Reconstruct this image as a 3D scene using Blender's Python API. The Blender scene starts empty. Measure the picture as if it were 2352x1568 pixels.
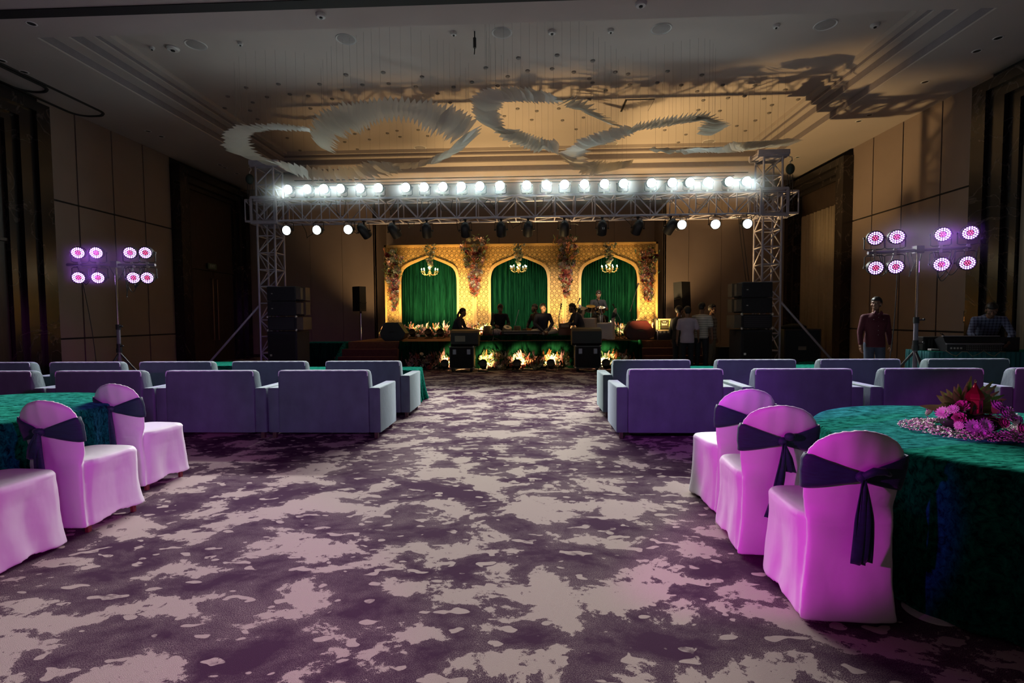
import bpy, bmesh, math, random
import numpy as np
from mathutils import Vector, Matrix, Euler
random.seed(7)
S = bpy.context.scene
COL = S.collection
PI = math.pi

# ------------------------------------------------------------------ camera
F_PX, CAM_H, ROLL = 1150.0, 1.4, .007
def camera_axes(vx=1223, vy=730):
    a = (vx-1176)/F_PX; b = -(vy-784)/F_PX
    c, s = math.cos(ROLL), math.sin(ROLL)
    pr = a*c+b*s; pu = -a*s+b*c
    yaw = math.atan(pr); pitch = math.atan(pu*math.cos(yaw))
    f = Vector((-math.sin(yaw)*math.cos(pitch), math.cos(yaw)*math.cos(pitch), -math.sin(pitch)))
    r = Vector((math.cos(yaw), math.sin(yaw), 0)); u = r.cross(f)
    return r*c-u*s, u*c+r*s, f
R_, U_, F_ = camera_axes()
cd = bpy.data.cameras.new('camera'); cam = bpy.data.objects.new('camera', cd); COL.objects.link(cam)
cam.matrix_world = Matrix(((R_.x, U_.x, -F_.x, 0), (R_.y, U_.y, -F_.y, 0), (R_.z, U_.z, -F_.z, CAM_H), (0, 0, 0, 1)))
cd.sensor_width = 36; cd.lens = F_PX/2352*36; cd.clip_end = 200; cd.clip_start = .05
S.camera = cam
def ray(px, py): return F_+R_*((px-1176)/F_PX)-U_*((py-784)/F_PX)
O_ = Vector((0, 0, CAM_H))
def onz(px, py, z): r = ray(px, py); return O_+r*((z-CAM_H)/r.z)     # a measured point of the photo on a level plane
def ony(px, py, y): r = ray(px, py); return O_+r*(y/r.y)             # ... on a plane across the room
def onx(px, py, x): r = ray(px, py); return O_+r*(x/r.x)             # ... on a side wall

# ------------------------------------------------------------------ world, exposure, large lights
w = bpy.data.worlds.new('world'); S.world = w; w.use_nodes = True
w.node_tree.nodes['Background'].inputs[0].default_value = (.5, .4, .55, 1)
w.node_tree.nodes['Background'].inputs[1].default_value = .004
S.view_settings.view_transform = 'Standard'; S.view_settings.look = 'None'
S.view_settings.exposure = 0.0; S.view_settings.gamma = 1; S.view_settings.use_curve_mapping = False
S.cycles.use_denoising = True
S.cycles.max_bounces = 5; S.cycles.diffuse_bounces = 2; S.cycles.glossy_bounces = 2; S.cycles.transmission_bounces = 3
S.cycles.transparent_max_bounces = 6; S.cycles.volume_bounces = 0
S.cycles.sample_clamp_indirect = 4; S.cycles.caustics_reflective = False; S.cycles.caustics_refractive = False

# lamp strengths (watts)
W_TRUSS = 390
W_PURP = 40
W_FRONT = 150
W_REAR = 230
W_UP = 1700
W_SPOT = 460
HAZE = .17
def spot(loc, to, col, W, ang=60, blend=.5, size=.1, parent=None, name='lamp_light'):
    l = bpy.data.lights.new(name, 'SPOT'); l.energy = W; l.color = col; l.spot_size = math.radians(ang); l.spot_blend = blend; l.shadow_soft_size = size
    o = bpy.data.objects.new(name, l); COL.objects.link(o)
    o.location = loc
    o.rotation_euler = (Vector(to)-Vector(loc)).to_track_quat('-Z', 'Y').to_euler()
    if parent: o.parent = parent
    return o
MAG = (1.0, .10, .95); PURP = (.62, .10, 1.0)
# the magenta wash lights that stand in the rear corners of the hall, behind the camera
spot((-3.4, .3, 1.6), (1.33, 2.93, .5), (1., .03, .92), 760, 17.4, .25, .05, name='magenta_wash_light')
spot((3.3, -.9, 1.7), (-3.0, 3.35, .45), (1., .04, .95), 640, 24, .5, .06, name='magenta_wash_light')
spot((-1.6, -1.2, 3.1), (1.75, 5.75, .45), (.62, .06, 1.), 900, 17, .8, .12, name='violet_wash_light')
spot((-1.5, -1.2, 3.1), (3.3, 5.75, .45), (.62, .06, 1.), 620, 15, .8, .12, name='violet_wash_light')
spot((.9, -1.5, 2.2), (-3.0, 5.8, .4), (.66, .13, 1.), 470, 32, 1., .12, name='violet_wash_light')
spot((-.6, -1.8, 2.8), (-.3, 1.9, 0), (1., .30, .72), 90, 38, 1., .2, name='rose_wash_light')  # added rose fill for the near floor, not a standing wash light

# ------------------------------------------------------------------ materials
MATS = {}
def newmat(name):
    m = bpy.data.materials.new(name); m.use_nodes = True; nt = m.node_tree
    return m, nt, nt.nodes['Principled BSDF']
def mat(name, col, rough=.6, metal=0, sheen=0, spec=.5, noise=0, nscale=8, bump=0, bscale=60, em=None, ems=0, trans=0, stretch=None):
    if name in MATS: return MATS[name]
    m, nt, p = newmat(name); N = nt.nodes; L = nt.links
    p.inputs['Base Color'].default_value = (*col, 1); p.inputs['Roughness'].default_value = rough; p.inputs['Metallic'].default_value = metal
    p.inputs['Specular IOR Level'].default_value = spec
    if sheen: p.inputs['Sheen Weight'].default_value = sheen; p.inputs['Sheen Roughness'].default_value = .35; p.inputs['Sheen Tint'].default_value = (*[min(1, c*2+.3) for c in col], 1)
    tc = N.new('ShaderNodeTexCoord'); vec = tc.outputs['Object']
    if stretch:
        mp = N.new('ShaderNodeMapping'); mp.inputs['Scale'].default_value = stretch; L.new(vec, mp.inputs[0]); vec = mp.outputs[0]
    n = N.new('ShaderNodeTexNoise'); n.inputs['Scale'].default_value = nscale; n.inputs['Detail'].default_value = 4; L.new(vec, n.inputs['Vector'])
    r = N.new('ShaderNodeMapRange'); r.inputs['From Min'].default_value = .3; r.inputs['From Max'].default_value = .7
    k = noise or .06
    r.inputs['To Min'].default_value = 1-k; r.inputs['To Max'].default_value = 1+k; L.new(n.outputs[0], r.inputs[0])
    mx = N.new('ShaderNodeVectorMath'); mx.operation = 'SCALE'; mx.inputs[0].default_value = col; L.new(r.outputs[0], mx.inputs['Scale'])
    L.new(mx.outputs[0], p.inputs['Base Color'])
    if bump:
        n2 = N.new('ShaderNodeTexNoise'); n2.inputs['Scale'].default_value = bscale; n2.inputs['Detail'].default_value = 3; L.new(vec, n2.inputs['Vector'])
        b = N.new('ShaderNodeBump'); b.inputs['Strength'].default_value = bump; b.inputs['Distance'].default_value = .02; L.new(n2.outputs[0], b.inputs['Height']); L.new(b.outputs[0], p.inputs['Normal'])
    if em: p.inputs['Emission Color'].default_value = (*em, 1); p.inputs['Emission Strength'].default_value = ems
    if trans: p.inputs['Transmission Weight'].default_value = trans
    MATS[name] = m; return m

BLACK = mat('black_paint', (.012, .012, .014), .45, noise=.1)
BLACKC = mat('black_carpeted_case', (.014, .014, .018), .85, bump=.3)
GRILLE = mat('speaker_grille', (.01, .01, .012), .55, metal=.3, bump=.6, bscale=300)
ALU = mat('truss_aluminium', (.46, .43, .52), .45, metal=.3, noise=.1)
DULLBAR = mat('dull_stand_paint', (.16, .14, .18), .5)
STEEL = mat('case_steel', (.55, .53, .5), .3, metal=.9)
CHROME = mat('chrome', (.7, .7, .7), .15, metal=1)
WALL = mat('beige_wall_panel', (.255, .19, .165), .7, noise=.04, nscale=2)
GROOVE = mat('dark_groove', (.012, .01, .01), .8)
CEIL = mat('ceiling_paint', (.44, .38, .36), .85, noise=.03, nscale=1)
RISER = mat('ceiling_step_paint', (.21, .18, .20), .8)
BROWNDOOR = mat('dark_brown_timber', (.035, .022, .016), .45, noise=.25, nscale=3, stretch=(8, 8, 1))
GOLDTRIM = mat('gold_trim', (.75, .45, .13), .45, noise=.06)
DCLOTH = mat('black_cloth', (.008, .009, .009), .95)
STAGEC = mat('brown_stage_carpet', (.16, .065, .03), .95, noise=.15, nscale=20, bump=.3)
STAGER = mat('maroon_step_carpet', (.10, .028, .022), .95, noise=.15, nscale=20, bump=.3)
VELVET = mat('grey_teal_velvet', (.10, .15, .165), .75, sheen=1., noise=.16, nscale=4, stretch=(1.5, 1.5, .9), bump=.1, bscale=25)
PIPING = mat('pale_velvet_piping', (.75, .82, .85), .6, sheen=.5)  # rim light along the sofa tops put into the pale colour
WOODLEG = mat('dark_wood_leg', (.09, .05, .035), .5)
REDWOOD = mat('reddish_wood_leg', (.16, .05, .03), .4)
COVER = mat('white_spandex_cover', (.70, .66, .69), .62, sheen=.1, noise=.02, bump=.45, bscale=5, stretch=(1, 1, .6))
SASH = mat('dark_green_velvet_sash', (.006, .028, .045), .7, sheen=.6, noise=.2, nscale=20, stretch=(1, 1, 6))
LAV = mat('lavender_tshirt', (.42, .36, .46), .85)
SKIN = mat('skin', (.22, .11, .07), .55, noise=.05)
HAIR = mat('black_hair', (.012, .009, .009), .5)
EYE = mat('eye', (.5, .48, .45), .3)
BRASS = mat('brass', (.8, .55, .2), .28, metal=1)
BULB = mat('candle_bulb', (1, .9, .7), .4, em=(1, .82, .5), ems=28)

def velvet_cloth(name, base, tip, scale=9, sh=.5, st=(1.3, 5, 3)):
    m, nt, p = newmat(name); N = nt.nodes; L = nt.links
    tc = N.new('ShaderNodeTexCoord'); mp = N.new('ShaderNodeMapping'); mp.inputs['Scale'].default_value = st; mp.inputs['Rotation'].default_value = (0, 0, .25)
    L.new(tc.outputs['Object'], mp.inputs[0])
    n = N.new('ShaderNodeTexNoise'); n.inputs['Scale'].default_value = scale; n.inputs['Detail'].default_value = 8; n.inputs['Roughness'].default_value = .7; n.inputs['Distortion'].default_value = .6
    L.new(mp.outputs[0], n.inputs['Vector'])
    cr = N.new('ShaderNodeValToRGB'); cr.color_ramp.elements[0].position = .36; cr.color_ramp.elements[0].color = (*base, 1)
    cr.color_ramp.elements[1].position = .66; cr.color_ramp.elements[1].color = (*tip, 1)
    L.new(n.outputs[0], cr.inputs[0]); L.new(cr.outputs[0], p.inputs['Base Color'])
    shr = N.new('ShaderNodeMapRange'); shr.inputs['From Min'].default_value = .38; shr.inputs['From Max'].default_value = .64; shr.inputs['To Min'].default_value = .02; shr.inputs['To Max'].default_value = sh*.75; L.new(n.outputs[0], shr.inputs[0]); L.new(shr.outputs[0], p.inputs['Sheen Weight'])
    p.inputs['Roughness'].default_value = .62; p.inputs['Sheen Tint'].default_value = (.08, .75, .55, 1) if sh > .5 else (.1, .7, .3, 1); p.inputs['Specular IOR Level'].default_value = 0
    b = N.new('ShaderNodeBump'); b.inputs['Strength'].default_value = .35; b.inputs['Distance'].default_value = .01; L.new(n.outputs[0], b.inputs['Height']); L.new(b.outputs[0], p.inputs['Normal'])
    MATS[name] = m; return m
TEAL = velvet_cloth('teal_velvet_cloth', (.001, .010, .010), (.003, .12, .075), sh=1.)
GREENV = velvet_cloth('green_velvet_drape', (.0015, .012, .006), (.005, .05, .022), 3, .3, (5, 5, .5))

def carpet():
    m, nt, p = newmat('patterned_carpet'); N = nt.nodes; L = nt.links
    tc = N.new('ShaderNodeTexCoord'); 
    def noise(sc, det, rough, dist, stretch=(1, 1, 1), off=(0, 0, 0)):
        mp = N.new('ShaderNodeMapping'); mp.inputs['Scale'].default_value = stretch; mp.inputs['Location'].default_value = off
        L.new(tc.outputs['Object'], mp.inputs[0])
        n = N.new('ShaderNodeTexNoise'); n.inputs['Scale'].default_value = sc; n.inputs['Detail'].default_value = det
        n.inputs['Roughness'].default_value = rough; n.inputs['Distortion'].default_value = dist; L.new(mp.outputs[0], n.inputs['Vector']); return n.outputs[0]
    def mth(op, a, b=None, c=None):
        x = N.new('ShaderNodeMath'); x.operation = op
        for i, v in enumerate((a, b, c)):
            if v is None: continue
            if isinstance(v, (int, float)): x.inputs[i].default_value = v
            else: L.new(v, x.inputs[i])
        return x.outputs[0]
    def step(v, lo, hi):
        r = N.new('ShaderNodeMapRange'); r.inputs['From Min'].default_value = lo; r.inputs['From Max'].default_value = hi; L.new(v, r.inputs[0]); return r.outputs[0]
    big = noise(1.95, 13, .64, .25, (1, 1.3, 1), (3.3, 1.7, 0))
    blobs = noise(10.5, 1.5, .4, .1, (.75, 1.25, 1), (9, 4, 0))
    fine = noise(240, 2, .7, 0)
    light = step(mth('ADD', big, mth('MULTIPLY', mth('SUBTRACT', fine, .5), .07)), .522, .532)
    isl = mth('MULTIPLY', step(blobs, .625, .637), step(big, .36, .42))
    light = mth('MAXIMUM', light, isl)
    zone = noise(1.1, 3, .5, .4, (1, 1.3, 1), (20, 7, 0))
    spk = mth('MULTIPLY', step(fine, .44, .60), step(mth('ADD', big, mth('MULTIPLY', mth('SUBTRACT', zone, .5), .35)), .40, .56))
    spk = mth('MULTIPLY', spk, .62)
    holes = mth('MULTIPLY', step(noise(14, 5, .65, .3), .61, .64), step(noise(2.0, 2, .5, 0, off=(5, 5, 0)), .5, .55))
    light = mth('MULTIPLY', light, mth('SUBTRACT', 1, holes))
    fac = mth('MAXIMUM', light, spk)
    pile = noise(420, 2, .5, 0)
    cr = N.new('ShaderNodeMix'); cr.data_type = 'RGBA'; cr.inputs[6].default_value = (.062, .022, .056, 1); cr.inputs[7].default_value = (.47, .375, .345, 1); L.new(fac, cr.inputs[0])
    mul = N.new('ShaderNodeVectorMath'); mul.operation = 'SCALE'; L.new(cr.outputs[2], mul.inputs[0]); L.new(mth('ADD', mth('MULTIPLY', pile, .5), .75), mul.inputs['Scale'])
    L.new(mul.outputs[0], p.inputs['Base Color']); p.inputs['Roughness'].default_value = 1; p.inputs['Specular IOR Level'].default_value = .1
    b = N.new('ShaderNodeBump'); b.inputs['Strength'].default_value = .4; b.inputs['Distance'].default_value = .008; L.new(pile, b.inputs['Height']); L.new(b.outputs[0], p.inputs['Normal'])
    return m
CARPET = carpet()

def marble():
    m, nt, p = newmat('dark_marble'); N = nt.nodes; L = nt.links
    tc = N.new('ShaderNodeTexCoord')
    n = N.new('ShaderNodeTexNoise'); n.inputs['Scale'].default_value = 1.1; n.inputs['Detail'].default_value = 7; n.inputs['Distortion'].default_value = 1.6; L.new(tc.outputs['Object'], n.inputs['Vector'])
    cr = N.new('ShaderNodeValToRGB'); e = cr.color_ramp.elements; e[0].position = .485; e[0].color = (.016, .013, .012, 1); e[1].position = .5; e[1].color = (.07, .055, .05, 1)
    e2 = cr.color_ramp.elements.new(.512); e2.color = (.018, .014, .013, 1)
    L.new(n.outputs[0], cr.inputs[0]); L.new(cr.outputs[0], p.inputs['Base Color']); p.inputs['Roughness'].default_value = .22
    return m
MARBLE = marble()

def jali():
    """gold board with rings of wedge-shaped holes on a staggered grid (holes are see-through)"""
    m, nt, p = newmat('gold_lattice_board'); N = nt.nodes; L = nt.links
    def mth(op, a, b=None):
        x = N.new('ShaderNodeMath'); x.operation = op
        for i, v in enumerate((a, b)):
            if v is None: continue
            if isinstance(v, (int, float)): x.inputs[i].default_value = v
            else: L.new(v, x.inputs[i])
        return x.outputs[0]
    tc = N.new('ShaderNodeTexCoord'); sp = N.new('ShaderNodeSeparateXYZ'); L.new(tc.outputs['Object'], sp.inputs[0])
    P = .168; Q = P*1.86
    def cell(ox, oz):
        u = mth('MULTIPLY', mth('SUBTRACT', mth('FRACT', mth('ADD', mth('DIVIDE', sp.outputs[0], P), ox)), .5), P)
        v = mth('MULTIPLY', mth('SUBTRACT', mth('FRACT', mth('ADD', mth('DIVIDE', sp.outputs[2], Q), oz)), .5), Q)
        d = mth('SQRT', mth('ADD', mth('MULTIPLY', u, u), mth('MULTIPLY', v, v)))
        th = mth('ARCTAN2', v, u)
        return d, th
    masks = []
    for ox, oz in ((0, 0), (.5, .5)):
        d, th = cell(ox, oz)
        ring = mth('MULTIPLY', mth('GREATER_THAN', d, .047), mth('LESS_THAN', d, .086))
        wed = mth('GREATER_THAN', mth('COSINE', mth('MULTIPLY', th, 12)), -.05)
        masks.append(mth('MULTIPLY', ring, wed))
    mask = mth('MAXIMUM', masks[0], masks[1])
    at = N.new('ShaderNodeAttribute'); at.attribute_name = 'plain'; 
    mask = mth('MULTIPLY', mask, mth('SUBTRACT', 1, at.outputs['Fac']))
    p.inputs['Base Color'].default_value = (.72, .43, .12, 1); p.inputs['Roughness'].default_value = .5
    tr = N.new('ShaderNodeBsdfTransparent'); mix = N.new('ShaderNodeMixShader'); out = N['Material Output']
    L.new(mask, mix.inputs[0]); L.new(p.outputs[0], mix.inputs[1]); L.new(tr.outputs[0], mix.inputs[2]); L.new(mix.outputs[0], out.inputs[0])
    MATS['jali'] = m
    return m
JALI = jali()

def blade_mat():
    m, nt, p = newmat('perforated_metal_leaf'); N = nt.nodes; L = nt.links
    p.inputs['Base Color'].default_value = (.85, .82, .74, 1); p.inputs['Metallic'].default_value = .1; p.inputs['Roughness'].default_value = .45
    tc = N.new('ShaderNodeTexCoord'); n = N.new('ShaderNodeTexNoise'); n.inputs['Scale'].default_value = 60; L.new(tc.outputs['Object'], n.inputs['Vector'])
    b = N.new('ShaderNodeBump'); b.inputs['Strength'].default_value = .6; b.inputs['Distance'].default_value = .01; L.new(n.outputs[0], b.inputs['Height']); L.new(b.outputs[0], p.inputs['Normal'])
    tl = N.new('ShaderNodeBsdfTranslucent'); tl.inputs[0].default_value = (.6, .52, .4, 1)
    tr = N.new('ShaderNodeBsdfTransparent'); m1 = N.new('ShaderNodeMixShader'); m1.inputs[0].default_value = .3; m2 = N.new('ShaderNodeMixShader'); m2.inputs[0].default_value = .14
    L.new(p.outputs[0], m1.inputs[1]); L.new(tl.outputs[0], m1.inputs[2]); L.new(m1.outputs[0], m2.inputs[1]); L.new(tr.outputs[0], m2.inputs[2]); L.new(m2.outputs[0], N['Material Output'].inputs[0])
    return m
BLADE = blade_mat()
def emis(name, col, s):
    m = bpy.data.materials.new(name); m.use_nodes = True; nt = m.node_tree; nt.nodes.remove(nt.nodes['Principled BSDF'])
    e = nt.nodes.new('ShaderNodeEmission'); e.inputs[0].default_value = (*col, 1); e.inputs[1].default_value = s; nt.links.new(e.outputs[0], nt.nodes['Material Output'].inputs[0]); MATS[name] = m; return m
LEDW = emis('cool_white_led', (.80, 1., 1.), 42)
LEDP = emis('violet_led', (.60, .27, 1.), 26)
LEDR = emis('red_led', (1., .06, .16), 5)
LEDPART = mat('dark_lamp_face', (.03, .02, .04), .3)

# ------------------------------------------------------------------ mesh tools
class MB:
    def __init__(s): s.v = []; s.f = []; s.m = []; s.cur = 0
    def add(s, vs, fs):
        b = len(s.v); s.v += [tuple(x) for x in vs]
        for f in fs: s.f.append([i+b for i in f]); s.m.append(s.cur)
        return s
    def box(s, x0, x1, y0, y1, z0, z1):
        return s.add([(x0,y0,z0),(x1,y0,z0),(x1,y1,z0),(x0,y1,z0),(x0,y0,z1),(x1,y0,z1),(x1,y1,z1),(x0,y1,z1)],
                     [(0,3,2,1),(4,5,6,7),(0,1,5,4),(1,2,6,5),(2,3,7,6),(3,0,4,7)])
    def cbox(s, c, d): return s.box(c[0]-d[0]/2, c[0]+d[0]/2, c[1]-d[1]/2, c[1]+d[1]/2, c[2]-d[2]/2, c[2]+d[2]/2)
    def rbox(s, x0, x1, y0, y1, z0, z1, r=.02, seg=3, edges=None):
        bm = bmesh.new(); bmesh.ops.create_cube(bm, size=1)
        for v in bm.verts: v.co = ((x0+x1)/2+v.co.x*(x1-x0), (y0+y1)/2+v.co.y*(y1-y0), (z0+z1)/2+v.co.z*(z1-z0))
        es = [e for e in bm.edges if edges is None or edges(e)]
        bmesh.ops.bevel(bm, geom=es, offset=r, segments=seg, profile=.5, affect='EDGES')
        bm.verts.index_update(); s.add([v.co[:] for v in bm.verts], [[v.index for v in f.verts] for f in bm.faces]); bm.free(); return s
    def tube(s, pts, r, seg=8, cap=True, closed=False):
        pts = [Vector(p) for p in pts]; n = len(pts); rr = r if isinstance(r, (list, tuple)) else [r]*n
        vs = []; up = None
        for i, p in enumerate(pts):
            a = pts[i-1] if (i or closed) else p; b = pts[(i+1) % n] if (i < n-1 or closed) else p
            t = (b-a)
            if t.length < 1e-9: t = Vector((0, 0, 1))
            t.normalize()
            if up is None: up = Vector((0, 0, 1)) if abs(t.z) < .9 else Vector((0, 1, 0))
            x = t.cross(up)
            if x.length < 1e-6: x = t.orthogonal()
            x.normalize(); y = x.cross(t); y.normalize(); up = y
            for k in range(seg):
                q = 2*PI*k/seg; vs.append(p+x*(math.cos(q)*rr[i])+y*(math.sin(q)*rr[i]))
        fs = []
        for i in range(n if closed else n-1):
            j = (i+1) % n
            for k in range(seg): fs.append((i*seg+k, i*seg+(k+1) % seg, j*seg+(k+1) % seg, j*seg+k))
        if cap and not closed: fs.append(tuple(range(seg))[::-1]); fs.append(tuple(range((n-1)*seg, n*seg)))
        return s.add(vs, fs)
    def loft(s, rings, cap0=True, cap1=True, closed=True):
        n = len(rings[0]); vs = [p for r in rings for p in r]; fs = []
        for i in range(len(rings)-1):
            for k in range(n if closed else n-1): fs.append((i*n+k, i*n+(k+1) % n, (i+1)*n+(k+1) % n, (i+1)*n+k))
        if cap0: fs.append(tuple(range(n))[::-1])
        if cap1: fs.append(tuple(range((len(rings)-1)*n, len(rings)*n)))
        return s.add(vs, fs)
    def lathe(s, prof, c=(0, 0, 0), seg=16, axis='z'):
        rings = []
        for r, h in prof:
            ring = []
            for k in range(seg):
                a = 2*PI*k/seg; x, y = r*math.cos(a), r*math.sin(a)
                ring.append((c[0]+x, c[1]+y, c[2]+h) if axis == 'z' else ((c[0]+x, c[1]-h, c[2]+y) if axis == 'y' else (c[0]+h, c[1]+x, c[2]+y)))
            rings.append(ring)
        return s.loft(rings)
    def ball(s, c, r, seg=10, rings=7, M=None):
        r = (r, r, r) if isinstance(r, (int, float)) else r; vs = []
        for i in range(rings+1):
            a = PI*i/rings
            for k in range(seg):
                b = 2*PI*k/seg; p = Vector((r[0]*math.sin(a)*math.cos(b), r[1]*math.sin(a)*math.sin(b), r[2]*math.cos(a)))
                if M: p = M @ p
                vs.append(Vector(c)+p)
        fs = [(i*seg+k, (i+1)*seg+k, (i+1)*seg+(k+1) % seg, i*seg+(k+1) % seg) for i in range(rings) for k in range(seg)]
        return s.add(vs, fs)
    def poly(s, pts, t, axis='y'):
        """extrude a 2-D outline (a, b) by t; axis y: (x,z) outline"""
        def P(a, b, c): return (a, c, b) if axis == 'y' else ((c, a, b) if axis == 'x' else (a, b, c))
        n = len(pts); vs = [P(a, b, t[0]) for a, b in pts]+[P(a, b, t[1]) for a, b in pts]
        fs = [tuple(range(n)), tuple(range(n, 2*n))[::-1]]+[(i, i+n, (i+1) % n+n, (i+1) % n) for i in range(n)]
        return s.add(vs, fs)
    def xf(s, M):
        s.v = [tuple(M @ Vector(p)) for p in s.v]; return s
    def mesh(s, name, mats, smooth=False):
        me = bpy.data.meshes.new(name); me.from_pydata(s.v, [], s.f)
        for m in (mats if isinstance(mats, (list, tuple)) else [mats]): me.materials.append(m)
        if any(s.m): me.polygons.foreach_set('material_index', s.m)
        bm = bmesh.new(); bm.from_mesh(me); bmesh.ops.recalc_face_normals(bm, faces=bm.faces); bm.to_mesh(me); bm.free()
        if smooth is True: me.polygons.foreach_set('use_smooth', [True]*len(me.polygons))
        elif smooth:
            me.polygons.foreach_set('use_smooth', [True]*len(me.polygons)); me.set_sharp_from_angle(angle=math.radians(smooth))
        me.update(); return me
WM = {}
def build(mb, name, mats, parent=None, smooth=False, world=False):
    """one mesh object; world=True: the shape was given in room coordinates"""
    if world and parent is not None: mb.xf(WM[parent.name].inverted())
    o = bpy.data.objects.new(name, mb.mesh(name, mats, smooth)); COL.objects.link(o)
    if parent is not None: o.parent = parent; WM[o.name] = WM[parent.name].copy()
    else: WM[o.name] = Matrix()
    return o
def tag(o, label, cat, group=None, kind=None):
    if label: o['label'] = label
    if cat: o['category'] = cat
    if group: o['group'] = group
    if kind: o['kind'] = kind
    return o
def thing(name, label, cat, loc=(0, 0, 0), rz=0, group=None):
    o = bpy.data.objects.new(name, None); COL.objects.link(o); o.location = loc; o.rotation_euler = (0, 0, rz); o.empty_display_size = .1
    WM[o.name] = Matrix.Translation(loc) @ Matrix.Rotation(rz, 4, 'Z')
    return tag(o, label, cat, group)
def struct(mb, name, m, smooth=False):
    o = build(mb, name, m, smooth=smooth); o['kind'] = 'structure'; return o
def copy_tree(o, parent=None):
    c = o.copy(); COL.objects.link(c)
    if parent is not None: c.parent = parent
    for ch in list(o.children): copy_tree(ch, c)
    return c
def place(root, loc, rz=0, label=None, group=None, first=[set()]):
    """first call per prototype uses the prototype itself, later ones a copy"""
    if root.name in first[0]: r = copy_tree(root)
    else: first[0].add(root.name); r = root
    r.location = loc; r.rotation_euler = (0, 0, rz)
    WM[r.name] = Matrix.Translation(loc) @ Matrix.Rotation(rz, 4, 'Z')
    if label: r['label'] = label
    if group: r['group'] = group
    return r
def remesh(o, voxel, smooth_it=4, disp=None):
    md = o.modifiers.new('r', 'REMESH'); md.mode = 'VOXEL'; md.voxel_size = voxel; md.use_smooth_shade = True
    if smooth_it:
        ms = o.modifiers.new('s', 'SMOOTH'); ms.iterations = smooth_it; ms.factor = .5
    dg = bpy.context.evaluated_depsgraph_get(); ev = o.evaluated_get(dg)
    me = bpy.data.meshes.new_from_object(ev); o.modifiers.clear(); o.data = me
    return o
def frame_rot(d):
    return Vector(d).to_track_quat('Z', 'Y').to_matrix().to_4x4()
ORD = ['first', 'second', 'third', 'fourth', 'fifth', 'sixth', 'seventh', 'eighth', 'ninth', 'tenth', 'eleventh', 'twelfth']
def text(body, size, M, m, parent, name='lettering', depth=.002):
    c = bpy.data.curves.new(name, 'FONT'); c.body = body; c.size = size; c.align_x = 'CENTER'; c.align_y = 'CENTER'; c.extrude = depth; c.materials.append(m)
    q = bpy.data.objects.new(name+'_outline', c); COL.objects.link(q)
    me = bpy.data.meshes.new_from_object(q.evaluated_get(bpy.context.evaluated_depsgraph_get())); bpy.data.objects.remove(q)
    o = bpy.data.objects.new(name, me); COL.objects.link(o); o.matrix_local = M
    if parent is not None: o.parent = parent
    return o
FACE_CAM = Matrix.Rotation(PI/2, 4, 'X')      # text plane upright, facing -y

# ================================================================== THE ROOM
XL, XR, YB, YR, ZC = -10.65, 9.25, 18.3, -6.5, 6.2
struct(MB().box(XL-.3, XR+.3, YR, 20.2, -.2, 0), 'floor', CARPET)
def panel_wall(name, x, sgn, segs, bands):
    """side wall of large boards with dark shadow gaps; segs: y ranges with panel joints, bands: joint heights"""
    m = MB(); m.cur = 1; m.box(min(x, x+sgn*.25)+0, max(x, x+sgn*.25), YR, YB, 0, ZC+.7)
    m.cur = 0
    zs = [0]+bands+[ZC+.7]
    for ys in segs:
        for a, b in zip(ys[:-1], ys[1:]):
            for c, d in zip(zs[:-1], zs[1:]):
                m.box(min(x, x-sgn*.03), max(x, x-sgn*.03), a+.018, b-.018, c+(.02 if c else 0), d-.02)
    struct(m, name, [WALL, GROOVE])
panel_wall('wall_left', XL, -1, [[YR, -3, 0, 3, 6.5], [10.55, 11.45, 12.46, 13.48, 14.5], [18.1, YB]], [1.0, 4.1])
panel_wall('wall_right', XR, 1, [[YR, -3, 0, 3, 6.5], [10.6, 11.85, 13.04, 14.13, 15.0]], [1.03, 4.12])
# back wall with the shallow bay behind the stage
m = MB(); m.cur = 1
m.box(XL, -5.78, YB+.03, YB+.2, 0, ZC+.7); m.box(4.75, XR+.2, YB+.03, YB+.2, 0, ZC+.7)
m.cur = 0
for xs, y in (([XL, -9.6, -8.2, -7.0, -5.78], YB), ([-5.78, -4.3, -2.8, -1.3, .2, 1.7, 3.2, 4.75], 19.8), ([4.75, 5.6, 6.75, 7.9, XR], YB)):
    for a, b in zip(xs[:-1], xs[1:]): m.box(a+.006, b-.006, y, y+.05, 0, ZC+.7)
m.box(-5.83, -5.78, YB, 19.85, 0, ZC+.7); m.box(4.75, 4.80, YB, 19.85, 0, ZC+.7)
struct(m, 'wall_back', [WALL, GROOVE])
struct(MB().box(XL, XR, YR-.2, YR, 0, ZC), 'wall_rear', WALL)
struct(MB().box(XL+.001, -5.8, YB-.015, YB, 0, .12), 'baseboard_back', BROWNDOOR)
# ceiling with its stepped tray
LV = [(-8.37, 7.30, 8.38, 16.60, 6.20), (-8.12, 6.98, 8.70, 16.20, 6.38), (-7.95, 6.84, 8.95, 16.03, 6.56), (-7.80, 6.70, 9.10, 15.95, 6.66)]
m = MB()
x0, x1, y0, y1, _ = LV[0]
T = 6.9
m.box(XL-.3, x0, YR, 20.2, ZC, T); m.box(x1, XR+.3, YR, 20.2, ZC, T); m.box(x0, x1, YR, y0, ZC, T); m.box(x0, x1, y1, 20.2, ZC, T)
for (a, b, c, d, z), (a2, b2, c2, d2, z2) in zip(LV[:-1], LV[1:]):
    z = z2 
    m.box(a, a2, c, d, z, T); m.box(b2, b, c, d, z, T); m.box(a2, b2, c, c2, z, T); m.box(a2, b2, d2, d, z, T)
a, b, c, d, z = LV[-1]; m.box(a, b, c, d, z+.1, T)
struct(m, 'ceiling', CEIL)
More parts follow.
